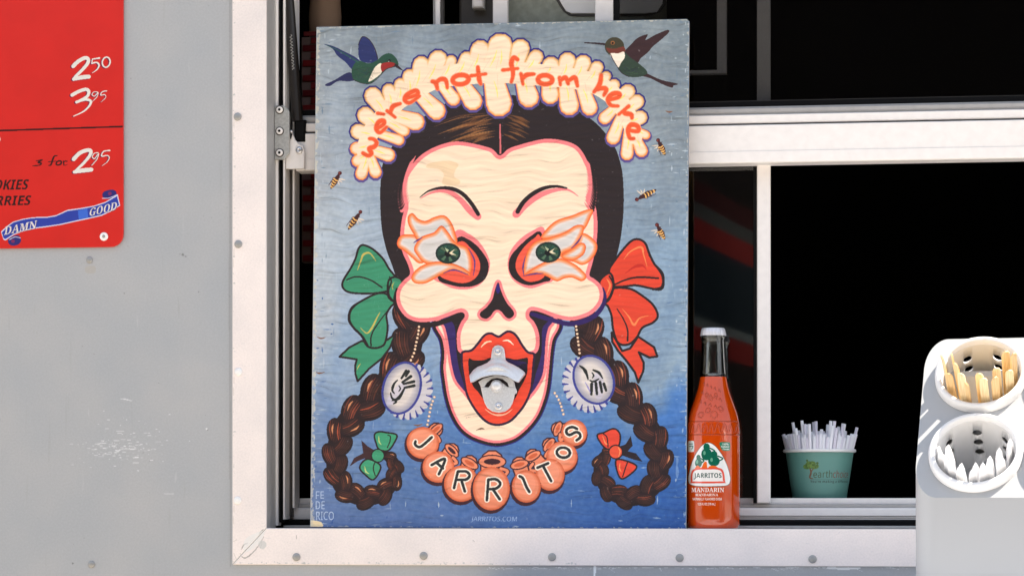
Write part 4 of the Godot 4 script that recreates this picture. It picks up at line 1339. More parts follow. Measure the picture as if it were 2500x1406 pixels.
func serving_window(t: Node3D) -> void:
	var w := Node3D.new()
	w.name = "window_frame"
	put(w, t)
	var zf := 0.004
	var xo := spot(566, 700, zf).x
	var xi := spot(649, 700, zf).x
	var yo := spot(1100, 1380, zf).y
	var yi := spot(1100, 1290, zf).y
	var xr := spot(3000, 700, zf).x
	var xri := xr - (xi - xo)
	var top := 2.14
	var area := Rect2(xo - 0.01, spot(0, 1520, 0).y, 1.20, 0.80)
	var m := mat(Color.WHITE, 0.42, 0.0)
	m.albedo_texture = skin_texture(area, 1536, 1024, rgb(234, 225, 221), true)
	m.texture_repeat = false
	var e := 0.0003
	add("trim", slab(PackedVector2Array([Vector2(xo, yo + e), Vector2(xo, top + 0.04), Vector2(xi, top), Vector2(xi, yi + e)]), 0.0, zf, 0.0008, area), m, w)
	add("trim", slab(PackedVector2Array([Vector2(xo + e, yo), Vector2(xi + e, yi), Vector2(xri - e, yi), Vector2(xr - e, yo)]), 0.0, zf, 0.0008, area), m, w)
	add("trim", slab(PackedVector2Array([Vector2(xri, top), Vector2(xr, top + 0.04), Vector2(xr, yo + e), Vector2(xri, yi + e)]), 0.0, zf, 0.0008, area), m, w)
	add("trim", slab(PackedVector2Array([Vector2(xo + e, top + 0.04), Vector2(xr - e, top + 0.04), Vector2(xri - e, top + e), Vector2(xi + e, top + e)]), 0.0, zf, 0.0008, area), m, w)
	var head := dome(10.0 / 2000, 0.0026)
	for p in [[579, 285], [581, 596], [581, 908], [579, 1222], [579, -28]]:
		facing(add("screw", head, mats.zinc if p[1] < 700 else mats.white, w, spot(p[0], p[1], zf)))
	for p in [[723, 1360], [1034, 1357], [1348, 1360], [1660, 1362], [1985, 1365], [2300, 1367]]:
		facing(add("screw", head, mats.zinc, w, spot(p[0], p[1], zf)))
	# the left side of the opening: a stepped extrusion with rubber seals
	add("return", block(Vector3(xi - 0.010, yi - 0.02, -0.052), Vector3(xi - 0.0005, top, -0.0005), 0), mats.alu_grey, w)
	bar("flange", 671, -700, 677, 1283, -0.050, 0.02, mats.alu, w)
	bar("seal", 677, -700, 690, 1276, -0.056, 0.02, mats.rubber, w, 0.003)
	bar("flange", 690, -700, 694.5, 1268, -0.050, 0.03, mats.alu, w)
	bar("channel", 694.5, -700, 713, 1262, -0.078, 0.02, mats.alu_dark, w)
	bar("flange", 713, -700, 718, 1240, -0.070, 0.03, mats.alu, w)
	# the sill and the bottom track
	var ys := yi - 0.0006
	add("sill", block(Vector3(xi - 0.008, ys - 0.02, -0.125), Vector3(xri, ys, -0.0005), 0), mats.alu, w)
	rail("lip", 690, 2940, 1283.5, 1290, 1900, -0.068, 0.006, mats.alu_grey, w)
	rail("seal", 690, 2940, 1268.5, 1290, 1900, -0.078, 0.008, mats.rubber, w, 0.002)
	rail("track", 700, 2940, 1240, 1290, 1900, -0.087, 0.008, mats.alu, w, 0.002)
	rail("track_line", 1200, 2940, 1259, 1260.4, 1900, -0.0862, 0.0007, mats.alu_dark, w, 0)
	rail("track_line", 1200, 2940, 1263.5, 1264.5, 1900, -0.0862, 0.0007, mats.alu_dark, w, 0)
	rail("channel", 700, 2940, 1230, 1290, 1900, -0.096, 0.006, mats.alu_grey, w)
	rail("inner_lip", 700, 2940, 1216, 1290, 1900, -0.104, 0.018, mats.alu, w)
	# the rails half way up
	var mid := Node3D.new()
	mid.name = "meeting_rail"
	put(mid, t)
	rail("lower_rail", 722, 2940, 307, 400, 1700, -0.060, 0.03, mats.alu, mid, 0.0012)
	rail("bead", 722, 2940, 371, 398.5, 1700, -0.0588, 0.001, mats.alu, mid, 0.0005)
	rail("gap", 722, 2940, 302.5, 307, 1700, -0.072, 0.02, mats.alu_dark, mid)
	rail("upper_rail", 722, 2940, 282, 302.5, 1700, -0.064, 0.03, mats.alu, mid, 0.001)
	rail("upper_rail", 722, 2940, 262, 282, 1700, -0.068, 0.03, mats.alu_grey, mid, 0.003)
	rail("seal", 722, 2940, 250.5, 262, 1700, -0.080, 0.02, mats.rubber, mid)
	rail("edge", 722, 2940, 248, 250.5, 1700, -0.086, 0.01, mats.alu_dark, mid)
	# the sliding sash and its glass
	var sash := Node3D.new()
	sash.name = "sliding_sash"
	put(sash, t)
	bar("stile", 1849, 400, 1882, 1228, -0.086, 0.010, mats.alu, sash, 0.0012)
	bar("seal", 1840, 402, 1849, 1228, -0.090, 0.006, mats.rubber, sash)
	add("pane", block(Vector3(spot(1000, 0, -0.093).x, spot(1700, 1235, -0.093).y, -0.0955), Vector3(spot(1842, 0, -0.093).x, spot(1700, 400, -0.093).y, -0.093), 0), mats.pane, sash)
	var fan := Node3D.new()
	fan.name = "upper_window"
	put(fan, t)
	bar("stile", 1453, -700, 1497, 255, -0.088, 0.012, mats.alu, fan)
	bar("stile", 1203, -700, 1239, 300, -0.110, 0.012, mats.alu, fan)
	bar("stile", 1497, -700, 1512, 255, -0.091, 0.01, mats.rubber, fan)
	bar("stile", 1062, -700, 1074, 300, -0.110, 0.012, mats.alu, fan)
	bar("stile", 1057, -700, 1062, 300, -0.112, 0.012, mats.alu_grey, fan)
	bar("stile", 1074, -700, 1082, 300, -0.112, 0.012, mats.alu_dark, fan)
	add("pane", block(Vector3(spot(1512, 0, -0.096).x, spot(1700, 256, -0.096).y, -0.099), Vector3(spot(2940, 0, -0.096).x, 2.14, -0.096), 0), mats.smoked, fan)
	bar("stile", 1849, -700, 1882, 255, -0.112, 0.012, mats.alu, fan)
	bar("stile", 1751, -700, 1775, 172, -0.14, 0.012, mats.alu, fan)
	bar("crossbar", 1560, 172, 1775, 181, -0.14, 0.012, mats.alu, fan)
	# the pivot plate, its bracket and the gas strut
	var hinge := Node3D.new()
	hinge.name = "hinge"
	put(hinge, t)
	var p := PackedVector2Array()
	for q in [[669, 262], [673, 257], [692, 257], [705, 271], [705, 373], [692, 389], [669, 389]]:
		var v := spot(q[0], q[1], -0.043)
		p.append(Vector2(v.x, v.y))
	add("plate", slab(p, -0.049, -0.043, 0.0008), mats.steel_dull, hinge)
	for y in [268, 320, 373]:
		var m3 := lathe(PackedVector2Array([Vector2(11.0 / 2000, 0), Vector2(11.0 / 2000, 0.0007), Vector2(8.6 / 2000, 0.0009)]), 18)
		var st2 := SurfaceTool.new()
		st2.append_from(flathead(8.6 / 2000, 0.0024), 0, Transform3D(Basis.IDENTITY, Vector3(0, 0.0004, 0)))
		st2.commit(m3)
		st2.clear()
		st2.append_from(lathe(PackedVector2Array([Vector2(3.4 / 2000, 0), Vector2(3.4 / 2000, 0.0004), Vector2(0.0001, 0.0004)]), 8), 0, Transform3D(Basis.IDENTITY, Vector3(0, 0.0025, 0)))
		st2.commit(m3)
		var head2 := add("screw", m3, mats.alu, hinge, spot(682, y, -0.043))
		head2.set_surface_override_material(0, mats.alu_dark)
		head2.set_surface_override_material(2, mats.rubber)
		facing(head2)
	p = PackedVector2Array()
	for q in [[697, 412], [697, 352], [709, 338], [713, 326], [719, 341], [728, 350], [739, 357], [742, 368], [742, 412]]:
		var v := spot(q[0], q[1], -0.052)
		p.append(Vector2(v.x, v.y))
	add("bracket", slab(p, -0.058, -0.052, 0.0008), mats.alu, hinge)
	facing(add("screw", flathead(9.0 / 2000, 0.003), mats.steel, hinge, spot(730, 367, -0.052)))
	var strut := Node3D.new()
	strut.name = "gas_strut"
	put(strut, t)
	var a := spot(697, -90, -0.062)
	var b := spot(726, 296, -0.062)
	add("cylinder", tube(PackedVector3Array([a, b]), 0.0070, 20), mat(rgb(38, 33, 30), 0.35, 0.2), strut)
	var wave := PackedVector3Array()
	for i in 60:
		var t2 := i / 59.0
		wave.append(a.lerp(b, 0.46 + 0.22 * t2) + Vector3(0.0008 + 0.0016 * sin(i * 1.15) + 0.0006 * sin(i * 2.9), 0, 0.00685))
	add("printed_script", tube(wave, 0.00035, 5), mat(rgb(190, 188, 182), 0.6), strut)
	bar("end_fitting", 717, 292, 744, 346, -0.058, 0.010, mats.black, strut, 0.002)
	facing(add("ball_stud", dome(5.0 / 2000, 0.005), mats.steel, strut, spot(712, 322, -0.050)))
	bar("stay", 701, -700, 705, 320, -0.066, 0.004, mats.alu_grey, strut)

func inside() -> void:
	var f := thing("steel_cabinet", "grey steel cabinet with a white rounded label inside the upper window", "cabinet", Vector3(spot(1260, 0, -0.135).x, 1.64, -0.135))
	var o := f.position
	var grey := worn(mat(rgb(150, 154, 140), 0.6), 8.0, 0.85, 1.0, 0.0, 17)
	var x0 := spot(1236, 60, -0.135).x - o.x
	var x1 := spot(1580, 60, -0.135).x - o.x
	add("door", block(Vector3(x0, 0, -0.4), Vector3(x1, 0.5, 0), 0.003), grey, f)
	var x2 := spot(1115, 60, -0.135).x - o.x
	add("side_panel", block(Vector3(x2, 0, -0.4), Vector3(x0 - 0.004, 0.5, -0.02), 0.003), mats.alu_dark, f)
	add("hinge_cap", block(Vector3(spot(1152, 0, -0.135).x - o.x, spot(1180, 18, -0.135).y - o.y, -0.019), Vector3(spot(1180, 0, -0.135).x - o.x, spot(1180, -40, -0.135).y - o.y, 0.0), 0.002), mats.alu, f)
	var edge := PackedVector2Array()
	var face := PackedVector2Array()
	for q in [[1352, -60], [1358, 0], [1366, 14], [1376, 28], [1390, 38], [1410, 40], [1580, 40], [1612, 30], [1626, 10], [1632, -60]]:
		var v := spot(q[0], q[1], -0.135) - o
		edge.append(Vector2(v.x, v.y))
		var v2 := spot(lerpf(q[0], 1492, 0.06), minf(q[1], 34.0), -0.135) - o
		face.append(Vector2(v2.x, v2.y))
	add("label_rim", slab(edge, 0.0, 0.002, 0.0005), mats.alu_dark, f)
	add("label", slab(face, 0.0021, 0.004, 0.0005), mats.white, f)
	var wall := thing("red_tile_panel", "panel of small dark red tiles inside the window, left of the board", "tile panel", Vector3(spot(736, 0, -0.24).x, spot(750, 640, -0.24).y, -0.24))
	add("grout", block(Vector3(0, 0, -0.02), Vector3(0.0465, 0.30, 0), 0), mat(rgb(120, 96, 88), 0.9), wall)
	var tile := block(Vector3(0.0008, 0.0008, 0), Vector3(0.0212, 0.0092, 0.003), 0.0008)
	var reds := [mat(rgb(112, 14, 18), 0.35), mat(rgb(126, 20, 20), 0.35), mat(rgb(98, 10, 16), 0.35)]
	for k in 30:
		for i in 2:
			add("tile", tile, reds[(k * 5 + i * 3) % 3], wall, Vector3(0.001 + i * 0.022 + (0.011 if k % 2 else 0.0), k * 0.01, 0)) if not (k % 2 and i == 1) else null

	var bag := thing("paper_sack", "pale tan paper sack inside the window above the red tiles", "sack", wall.position + Vector3(0.002, 0.302, -0.03))
	var sack := PackedVector2Array()
	for q in [[0.0005, 0], [0.019, 0], [0.021, 0.004], [0.022, 0.03], [0.020, 0.06], [0.021, 0.08], [0.018, 0.10]]:
		sack.append(Vector2(q[0], q[1]))
	add("sack", lathe(sack, 20, true, 5, 0.0015), mat(rgb(196, 164, 140), 0.9), bag, Vector3(0.024, 0, 0))
	add("red_band", block(Vector3(0.0, 0.0, 0.0262), Vector3(0.044, 0.006, 0.028), 0.0005), mat(rgb(120, 20, 18), 0.6), bag)

func menu_sign() -> void:
	var z := 0.006
	var x0 := -620.0
	var y0 := -460.0
	var a := spot(x0, 602, z)
	var b := spot(298, 602, z)
	var t := spot(298, y0, z)
	var s := thing("menu_sign", "red menu sign with white prices screwed to the grey wall", "menu sign", Vector3((a.x + b.x) / 2, b.y, z))
	var w := b.x - a.x
	var h := t.y - b.y
	var m := mat(Color.WHITE, 0.32)
	m.albedo_texture = menu_texture(x0, y0, 298, 602)
	var p := rounded(-w / 2, 0, w / 2, h, 0.016, 6)
	add("panel", slab(p, -0.0055, -0.0025, 0.0004, Rect2(-w / 2, 0, w, h)), m, s)
	var at := spot(251, 577, z) - s.position
	facing(add("screw", lathe(PackedVector2Array([Vector2(0.0053, 0), Vector2(0.0053, 0.0008), Vector2(0.0046, 0.0013), Vector2(0.0022, 0.0015), Vector2(0.002, 0.0015)]), 20), mats.white, s, Vector3(at.x, at.y, -0.0025)))
	facing(add("screw", dome(0.0021, 0.0022), mats.zinc, s, Vector3(at.x, at.y, -0.0025)))

func painted_board() -> void:
	var z := -0.006
	var bl := spot(BL.x, BL.y, z)
	var br := spot(BR.x, BR.y, z)
	var w := br.x - bl.x
	var h := spot(1220, 51, z - 0.02).y - br.y
	var yi := spot(1100, 1290, 0.004).y - 0.0006
	var o := thing("painted_board", "blue painted plywood board of a laughing skull face with a bottle opener in its mouth", "painted board", Vector3((bl.x + br.x) / 2, yi + 0.0004, z - 0.0005))
	o.rotation = Vector3(-0.045, 0, -0.0035)
	h = spot(1220, 51, z - 0.02).y - o.position.y
	var m := mat(Color.WHITE, 0.6, 0.0, 0.35)
	m.albedo_texture = board_texture()
	m.normal_enabled = true
	m.normal_texture = grain_normal()
	m.normal_scale = 0.35
	var edge := mat(rgb(206, 186, 152), 0.8)
	edge.albedo_texture = noise_tex(0.004, rgb(168, 142, 106), rgb(226, 206, 172), 256, 0.0, 3, 41)
	edge.uv1_triplanar = true
	edge.uv1_scale = Vector3(3, 3, 300)
	var p := PackedVector2Array([Vector2(-w / 2, 0.0006), Vector2(-w / 2, h), Vector2(w / 2 - 0.003, h), Vector2(w / 2, h - 0.003), Vector2(w / 2, 0.0006)])
	add("panel", slab(p, -0.0030, 0.0, 0.0006, Rect2(-w / 2, 0, w, h)), m, o)
	add("plywood_core", slab(PackedVector2Array([Vector2(-w / 2 + 0.0002, 0.0006), Vector2(-w / 2 + 0.0002, h - 0.0002), Vector2(w / 2 - 0.003, h - 0.0002), Vector2(w / 2 - 0.0002, h - 0.003), Vector2(w / 2 - 0.0002, 0.0006)]), -0.0125, -0.0031, 0.0), edge, o)
	bottle_opener(o, w, h)

func grain_normal() -> ImageTexture:
	var n := FastNoiseLite.new()
	n.seed = 51
	n.frequency = 0.04
	n.fractal_octaves = 5
	var g := n.get_image(96, 1024, false, false, true)
	g.resize(512, 1024, Image.INTERPOLATE_CUBIC)
	g.convert(Image.FORMAT_RGBA8)
	g.bump_map_to_normal_map(3.0)
	return ImageTexture.create_from_image(g)

func bottle_opener(board: Node3D, w: float, h: float) -> void:
	var place := func(x: float, y: float) -> Vector2:
		var f := on_board(Vector2(1100 + x / 5.625, 800 + y / 5.625))
		return Vector2((f.x - 0.5) * w, (1.0 - f.y) * h)
	var cast := worn(mat(rgb(226, 227, 228), 0.34, 0.35), 30.0, 0.9, 1.0, 0.2, 19)
	var root := Node3D.new()
	root.name = "bottle_opener"
	put(root, board)
	var poly := func(list: Array) -> PackedVector2Array:
		var p := PackedVector2Array()
		for q in list:
			p.append(place.call(q[0], q[1]))
		return p
	# the plate below, with the curved slot left open under the hood
	var plate: Array = [[430, 802], [452, 900], [466, 960], [488, 1030], [525, 1095], [590, 1140], [680, 1158], [770, 1140], [832, 1095], [868, 1030], [890, 950], [898, 905], [926, 890], [930, 860], [907, 808], [822, 808], [790, 800], [745, 760], [700, 738], [655, 728], [610, 740], [572, 770], [540, 812], [480, 808]]
	var bridge: Array = [[430, 800], [400, 735], [470, 690], [655, 640], [840, 680], [890, 730], [906, 806], [822, 806], [800, 750], [730, 697], [650, 684], [575, 700], [515, 747], [480, 806]]
	add("bridge", slab(poly.call(bridge), 0.0003, 0.0042, 0.0006), cast, root)
	add("plate", slab(poly.call(plate), 0.0003, 0.0042, 0.0009), cast, root)
	add("tab", slab(rounded_tab(place), 0.0003, 0.0038, 0.0009), cast, root)
	# the hood that stands out over the slot
	var upper := [[276, 648], [330, 575], [390, 532], [455, 508], [520, 478], [572, 432], [668, 412], [765, 432], [808, 470], [880, 502], [950, 540], [1010, 580], [1042, 612]]
	var lower := [[304, 752], [352, 742], [400, 712], [462, 684], [528, 668], [596, 656], [668, 650], [740, 656], [808, 672], [862, 700], [905, 726], [940, 744], [964, 748]]
	var st := SurfaceTool.new()
	st.begin(Mesh.PRIMITIVE_TRIANGLES)
	st.set_smooth_group(0)
	var rows := 10
	var grid := []
	for i in upper.size():
		var t := float(i) / (upper.size() - 1) * 2 - 1
		var u: Vector2 = place.call(upper[i][0], upper[i][1])
		var v: Vector2 = place.call(lower[i][0], lower[i][1])
		var col := []
		for k in rows + 1:
			var s := float(k) / rows
			var q := u.lerp(v, s)
			var out := lerpf(0.0040, 0.0165 - 0.004 * t * t, pow(s, 0.7))
			var near := exp(-pow(t / 0.36, 2.0))
			out += near * 0.0042 * clampf(sin(clampf((s - 0.30) / 0.45, 0, 1) * PI), 0, 1)     # the raised lip across the middle
			col.append(Vector3(q.x, q.y, out))
		grid.append(col)
	for i in upper.size() - 1:
		for k in rows:
			quad(st, grid[i][k], grid[i + 1][k], grid[i + 1][k + 1], grid[i][k + 1])
	st.set_smooth_group(-1)
	for i in upper.size() - 1:      # the thickness of the lower rim, then the underside
		var a: Vector3 = grid[i][rows]
		var b: Vector3 = grid[i + 1][rows]
		var a2 := Vector3(a.x, a.y - 0.0006, a.z - 0.0032)
		var b2 := Vector3(b.x, b.y - 0.0006, b.z - 0.0032)
		quad(st, a, b, b2, a2)
		var c: Vector3 = grid[i][0]
		var d: Vector3 = grid[i + 1][0]
		quad(st, a2, b2, Vector3(d.x, d.y - 0.002, 0.001), Vector3(c.x, c.y - 0.002, 0.001))
	for i in [0, upper.size() - 1]:
		var a: Vector3 = grid[i][rows]
		var c: Vector3 = grid[i][0]
		quad(st, c, a, Vector3(a.x, a.y - 0.0006, a.z - 0.0032), Vector3(c.x, c.y - 0.002, 0.001))
	st.generate_normals()
	add("hood", st.commit(), cast, root)
	# the boss that the cap's edge rests on
	var boss := lathe(PackedVector2Array([Vector2(0.0078, 0), Vector2(0.0074, 0.004), Vector2(0.0058, 0.0072), Vector2(0.0034, 0.0085), Vector2(0.0001, 0.0088)]), 24)
	var at: Vector2 = place.call(655, 796)
	facing(add("boss", boss, cast, root, Vector3(at.x, at.y, 0.0040)))
	for q in [[666, 325], [680, 1072]]:
		at = place.call(q[0], q[1])
		facing(add("screw", flathead(0.0050, 0.0026), mats.steel, root, Vector3(at.x, at.y, 0.0038)))
	# the small maker's word cast into the plate
	for k in 7:
		var a := lerpf(-0.62, 0.62, k / 6.0)
		at = place.call(668 + sin(a) * 190, 1085 - cos(a) * 178)
		var bit := add("raised_mark", block(Vector3(-0.0007, -0.0007, 0), Vector3(0.0007, 0.0007, 0.0004), 0.0001), cast, root, Vector3(at.x, at.y, 0.0041))
		bit.rotation.z = -a * 0.5

func rounded_tab(place: Callable) -> PackedVector2Array:
	var p := PackedVector2Array()
	for q in [[566, 440], [574, 380], [580, 330], [592, 280], [618, 248], [668, 234], [718, 248], [748, 280], [758, 330], [764, 380], [770, 440]]:
		p.append(place.call(q[0], q[1]))
	return p

func soda_bottle() -> void:
	var z := -0.0355
	var base := spot(1742, 1288, z)
	var k := (base - eye).dot(-turn.z) / FOCAL       # metres per pixel there
	base.y = spot(1100, 1290, 0.004).y - 0.0004
	var o := thing("soda_bottle", "capped glass bottle of orange soda standing beside the painted board", "bottle", base)
	var prof := PackedVector2Array()
	for q in [[0.01, 4], [44, 3], [50, 0.5], [57, 0], [62, 3], [64.5, 10], [65.5, 24], [65.5, 120], [65.5, 205], [65.2, 235], [64, 257], [61, 273], [57, 287], [52, 301], [46.5, 316], [42, 329], [38, 342], [34.6, 357], [32.5, 370]]:
		prof.append(Vector2(q[0], q[1]) * k)
	var m := mat(Color.WHITE, 0.07)
	m.albedo_texture = bottle_texture(1742, 65.5, 370.0)
	m.clearcoat_enabled = true
	m.clearcoat = 0.5
	m.clearcoat_roughness = 0.02
	m.heightmap_enabled = true
	m.heightmap_texture = emboss_texture(1742, 65.5, 370.0)
	m.heightmap_scale = 0.2
	add("body", lathe(prof, 72), m, o)
	add("soda", lathe(PackedVector2Array([Vector2(32.3, 369.5) * k, Vector2(28, 369.2) * k, Vector2(0.01, 369.0) * k]), 40), mat(rgb(206, 84, 10), 0.1), o)
	var glass := mat(Color(0.98, 1.0, 0.99, 0.0), 0.02)
	glass.refraction_enabled = true
	glass.refraction_scale = 0.05
	# the clear neck: up the outside to the lip, then down the bore to the surface of the soda
	var neck := PackedVector2Array()
	for q in [[28.4, 370], [32.4, 370], [31.6, 380], [30.2, 400], [29.2, 420], [28.0, 450], [27.8, 458], [29.6, 462], [29.8, 468], [28.6, 474], [27, 481], [23.5, 481.5], [23.2, 460], [24.5, 430], [26, 400], [27.6, 380], [28.4, 370]]:
		neck.append(Vector2(q[0], q[1]) * k)
	add("neck", lathe(neck, 64), glass, o)
	add("cap", lathe(PackedVector2Array([Vector2(30.3, 471) * k, Vector2(30.8, 473) * k, Vector2(29.0, 482.5) * k, Vector2(28.0, 487) * k, Vector2(26, 489.5) * k, Vector2(20, 490) * k, Vector2(0.01, 490) * k]), 84, true, 21, 1.3 * k), mat(rgb(212, 212, 218), 0.32, 0.3), o)

func straw_cup() -> void:
	var z := -0.165
	var c := spot(2002, 1101, z)
	var k := (c - eye).dot(-turn.z) / FOCAL
	var h := 0.072
	var o := thing("paper_cup", "pale green printed paper cup of straws behind the window sill", "cup", Vector3(c.x, c.y - h, z))
	var top := 84.0 * k
	var bottom := 62.0 * k
	var m := mat(Color.WHITE, 0.5)
	m.albedo_texture = cup_texture()
	add("wall", lathe(PackedVector2Array([Vector2(bottom, 0), Vector2(lerpf(bottom, top, 0.5), h * 0.5), Vector2(top - 0.0005, h)]), 64), m, o)
	add("lining", lathe(PackedVector2Array([Vector2(0.0005, 0.002), Vector2(bottom - 0.001, 0.002), Vector2(top - 0.0015, h)]), 48), mats.white, o)
	add("rim", lathe(PackedVector2Array([Vector2(top - 0.001, h - 0.0022), Vector2(top + 0.0018, h - 0.002), Vector2(top + 0.0028, h), Vector2(top + 0.0018, h + 0.002), Vector2(top - 0.001, h + 0.002), Vector2(top - 0.0022, h)]), 64), mats.white, o)
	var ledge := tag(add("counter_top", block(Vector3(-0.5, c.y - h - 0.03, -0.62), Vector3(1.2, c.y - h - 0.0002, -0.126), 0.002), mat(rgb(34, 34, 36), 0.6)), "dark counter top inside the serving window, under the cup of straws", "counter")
	ledge.cast_shadow = GeometryInstance3D.SHADOW_CASTING_SETTING_ON
	# each straw in its paper sleeve leans on the rim
	var paper := [mat(rgb(244, 241, 244), 0.8), mat(rgb(248, 246, 247), 0.8), mat(rgb(232, 225, 233), 0.8)]
	var straw := lathe(PackedVector2Array([Vector2(0.0001, 0), Vector2(0.0019, 0), Vector2(0.0020, 0.108), Vector2(0.0015, 0.108), Vector2(0.0014, 0.102)]), 9)
	var n := 0
	for ring in 3:
		var count: int = [72, 40, 18][ring]
		for i in count:
			var a := TAU * i / count + rng.randf_range(-0.04, 0.04) + ring * 0.2
			var r0: float = [bottom - 0.008, bottom * 0.55, bottom * 0.25][ring]
			var r1: float = [top - 0.0028, top * 0.66, top * 0.32][ring]
			var low := Vector3(sin(a - 0.08) * r0, 0.004, cos(a - 0.08) * r0)
			var high := Vector3(sin(a) * r1, h, cos(a) * r1)
			var d := (high - low).normalized()
			var s := add("paper_straw", straw, paper[n % 3], self)
			var x := d.cross(Vector3.FORWARD).normalized()
			s.basis = Basis(x, d, x.cross(d))
			s.position = o.position + low + d * (rng.randf_range(-0.008, -0.002) + (-0.014 if ring == 0 else -0.01) + (0.012 if rng.randf() < 0.12 else 0.0))
			tag(s, "white paper wrapped straw standing in the green cup", "straw", "straws in the paper cup")
			n += 1

func dispenser() -> void:
	var zf := 0.40
	var corner := spot(2231, 1215, zf)
	var yaw := deg_to_rad(-9.0)
	var width := 0.225
	var slope := deg_to_rad(55.0)
	var floor_y := 1.2552
	var h1 := corner.y - floor_y
	var rise := 0.1715
	var depth := rise / tan(slope)
	var o := thing("utensil_dispenser", "white plastic utensil dispenser with two tilted rows of holders", "dispenser", Vector3(corner.x, floor_y, zf))
	o.rotation.y = yaw
	# local frame: x to the right, y up, z towards the camera; the front face at z = 0, the left side at x = 0
	var plan := func(inset: float) -> PackedVector2Array: return rounded(inset, inset, width - inset, depth - inset, 0.024 - inset, 22)
	var body := CSGCombiner3D.new()
	body.name = "body"
	var prism := func(inset: float, y0: float, y1: float) -> CSGPolygon3D:
		var g := CSGPolygon3D.new()
		g.polygon = plan.call(inset)
		g.depth = y1 - y0
		g.rotation.x = -PI / 2       # the outline's y becomes -z, its depth runs downwards
		g.position.y = y1
		g.smooth_faces = false
		return g
	var cutter := func(lift: float) -> CSGBox3D:
		var b := CSGBox3D.new()
		b.size = Vector3(1.2, 0.8, 1.2)
		b.rotation.x = slope
		b.position = Vector3(width / 2, h1 + lift, 0) + Basis(Vector3.RIGHT, slope) * Vector3(0, 0.4, 0)
		return b
	var outer: CSGPolygon3D = prism.call(0.0, 0.0, h1 + rise + 0.05)
	outer.name = "shell"
	body.add_child(outer)
	var cut: CSGBox3D = cutter.call(0.0)
	cut.name = "slant"
	cut.operation = CSGShape3D.OPERATION_SUBTRACTION
	body.add_child(cut)
	var hollow := CSGCombiner3D.new()
	hollow.name = "hollow"
	hollow.operation = CSGShape3D.OPERATION_SUBTRACTION
	var core: CSGPolygon3D = prism.call(0.004, 0.004, h1 + rise + 0.05)
	core.name = "core"
	hollow.add_child(core)
	var cut2: CSGBox3D = cutter.call(-0.006)
	cut2.name = "slant"
	cut2.operation = CSGShape3D.OPERATION_SUBTRACTION
	hollow.add_child(cut2)
	body.add_child(hollow)
	# the holders: axis along the slanted face's normal
	var up := Vector3(0, sin(slope), -cos(slope))           # up the face
	var out := Vector3(0, cos(slope), sin(slope))           # out of the face
	var centers := []
	for row in 2:
		for col in 2:
			centers.append(Vector3(0.061 + col * 0.103, h1, 0) + up * [0.0545, 0.157][row])
	var hole_r := 0.0432
	for c in centers:
		var g := CSGCylinder3D.new()
		g.name = "opening"
		g.radius = hole_r + 0.0004
		g.height = 0.04
		g.sides = 48
		g.operation = CSGShape3D.OPERATION_SUBTRACTION
		g.basis = Basis(Vector3.RIGHT, out, Vector3.RIGHT.cross(out))
		g.position = c
		body.add_child(g, true)
	body.material_override = mats.plastic
	o.add_child(body)
	for i in 4:
		var h := CSGCombiner3D.new()
		h.name = "holder" if i == 0 else "holder_%03d" % i
		h.basis = Basis(Vector3.RIGHT, out, Vector3.RIGHT.cross(out))
		h.position = centers[i]
		var wall := CSGCylinder3D.new()
		wall.name = "wall"
		wall.radius = hole_r
		wall.height = 0.125
		wall.sides = 48
		wall.position.y = -0.0625 + 0.004
		h.add_child(wall)
		var bore := CSGCylinder3D.new()
		bore.name = "bore"
		bore.radius = hole_r - 0.002
		bore.height = 0.125
		bore.sides = 48
		bore.position.y = -0.0625 + 0.008
		bore.operation = CSGShape3D.OPERATION_SUBTRACTION
		h.add_child(bore)
		for k in 8:
			for j in 3:
				var g := CSGCylinder3D.new()
				g.name = "hole"
				g.radius = 0.0052
				g.height = 0.012
				g.sides = 16
				var a := TAU * k / 8 + (PI / 8 if i >= 2 else 0.0) + 0.05
				var d := Vector3(sin(a), 0, cos(a))
				g.basis = Basis(d.cross(Vector3.UP).normalized(), d, d.cross(Vector3.UP).cross(d).normalized() * 1.0)
				g.position = d * hole_r + Vector3(0, -0.017 - j * 0.017, 0)
				g.operation = CSGShape3D.OPERATION_SUBTRACTION
				h.add_child(g, true)
		h.material_override = mats.holder
		o.add_child(h)
		add("rim", lathe(PackedVector2Array([Vector2(hole_r - 0.002, -0.001), Vector2(hole_r - 0.0012, 0.0095), Vector2(hole_r + 0.001, 0.0110), Vector2(hole_r + 0.0038, 0.0098), Vector2(hole_r + 0.0050, 0.007), Vector2(hole_r + 0.0054, 0.0002)]), 64), mats.holder, h)
	# wooden stirrers above, white plastic cutlery below
	var wood := [mat(rgb(238, 214, 168), 0.65), mat(rgb(244, 224, 184), 0.65), mat(rgb(232, 202, 152), 0.65)]
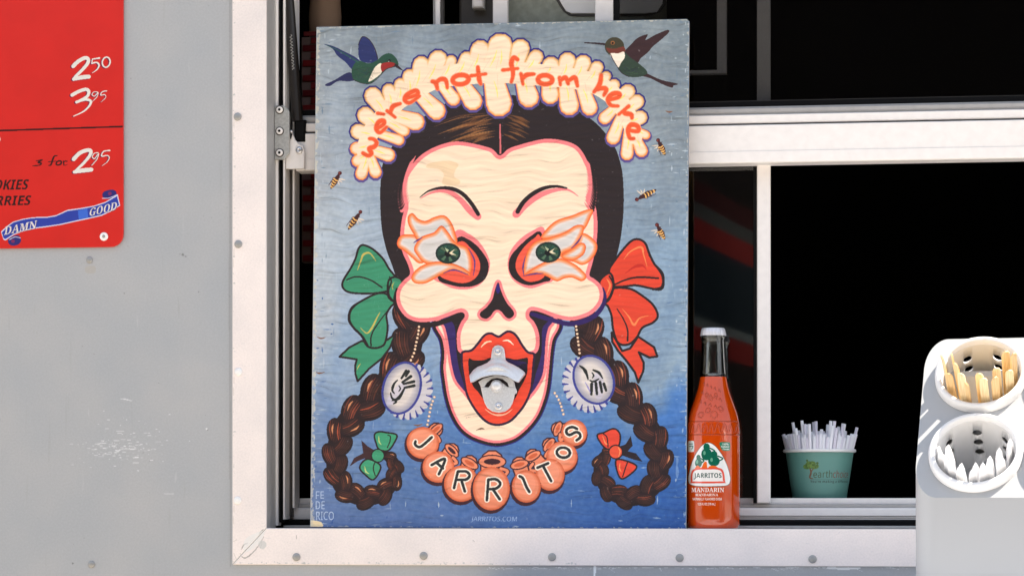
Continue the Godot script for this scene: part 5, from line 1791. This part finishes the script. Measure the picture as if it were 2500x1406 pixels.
	for w in wood:
		w.albedo_texture = noise_tex(0.05, Color(0.86, 0.8, 0.72), Color(1, 1, 1), 128, 0.0, 3, 61)
		w.uv1_triplanar = true
		w.uv1_scale = Vector3(60, 4, 60)
	var stick := slab(PackedVector2Array([Vector2(-0.00410, 0), Vector2(-0.00451, 0.1450), Vector2(-0.00426, 0.1570), Vector2(-0.00287, 0.1605), Vector2(0, 0.1615), Vector2(0.00287, 0.1605), Vector2(0.00426, 0.1570), Vector2(0.00451, 0.1450), Vector2(0.00410, 0)]), -0.0009, 0.0009, 0.0003)
	var knife := slab(PackedVector2Array([Vector2(-0.00369, 0), Vector2(-0.00451, 0.10), Vector2(-0.00476, 0.122), Vector2(-0.00426, 0.133), Vector2(-0.00246, 0.143), Vector2(0.00098, 0.1485), Vector2(0.00328, 0.140), Vector2(0.00459, 0.122), Vector2(0.00426, 0.10), Vector2(0.00369, 0)]), -0.0009, 0.0009, 0.0003)
	var clear := mat(rgb(236, 236, 238), 0.25)
	var base := o.transform
	for i in 4:
		var woody := i >= 2
		if i % 2:
			continue      # the right-hand pair stands outside the photograph
		for k in (13 if woody else 18):
			var a := -1.6 + 3.2 * k / (12.0 if woody else 17.0) + rng.randf_range(-0.11, 0.11)
			var r := 0.0355 if k % 3 else 0.027
			var d := Vector3(sin(a), 0, cos(a))
			var low := Vector3(sin(a) * r * 0.86, -0.1145, cos(a) * r)
			var high := Vector3(sin(a) * r, 0, cos(a) * r)
			var y := (high - low).normalized()
			var x := y.cross(Vector3(0, 0, 1).rotated(Vector3.UP, rng.randf_range(-0.5, 0.5) + a * 0.5)).normalized()
			var s := add("wooden_stirrer" if woody else "plastic_knife", stick if woody else knife, wood[k % 3] if woody else clear)
			var local := Transform3D(Basis(Vector3.RIGHT, out, Vector3.RIGHT.cross(out)), centers[i]) * Transform3D(Basis(x, y, x.cross(y)), low + y * rng.randf_range(-0.016, 0.001))
			s.transform = base * local
			if woody:
				tag(s, "flat wooden stirrer standing in the upper holder of the dispenser", "stirrer", "wooden stirrers in the dispenser")
			else:
				tag(s, "white plastic knife standing blade up in the lower holder of the dispenser", "knife", "plastic knives in the dispenser")
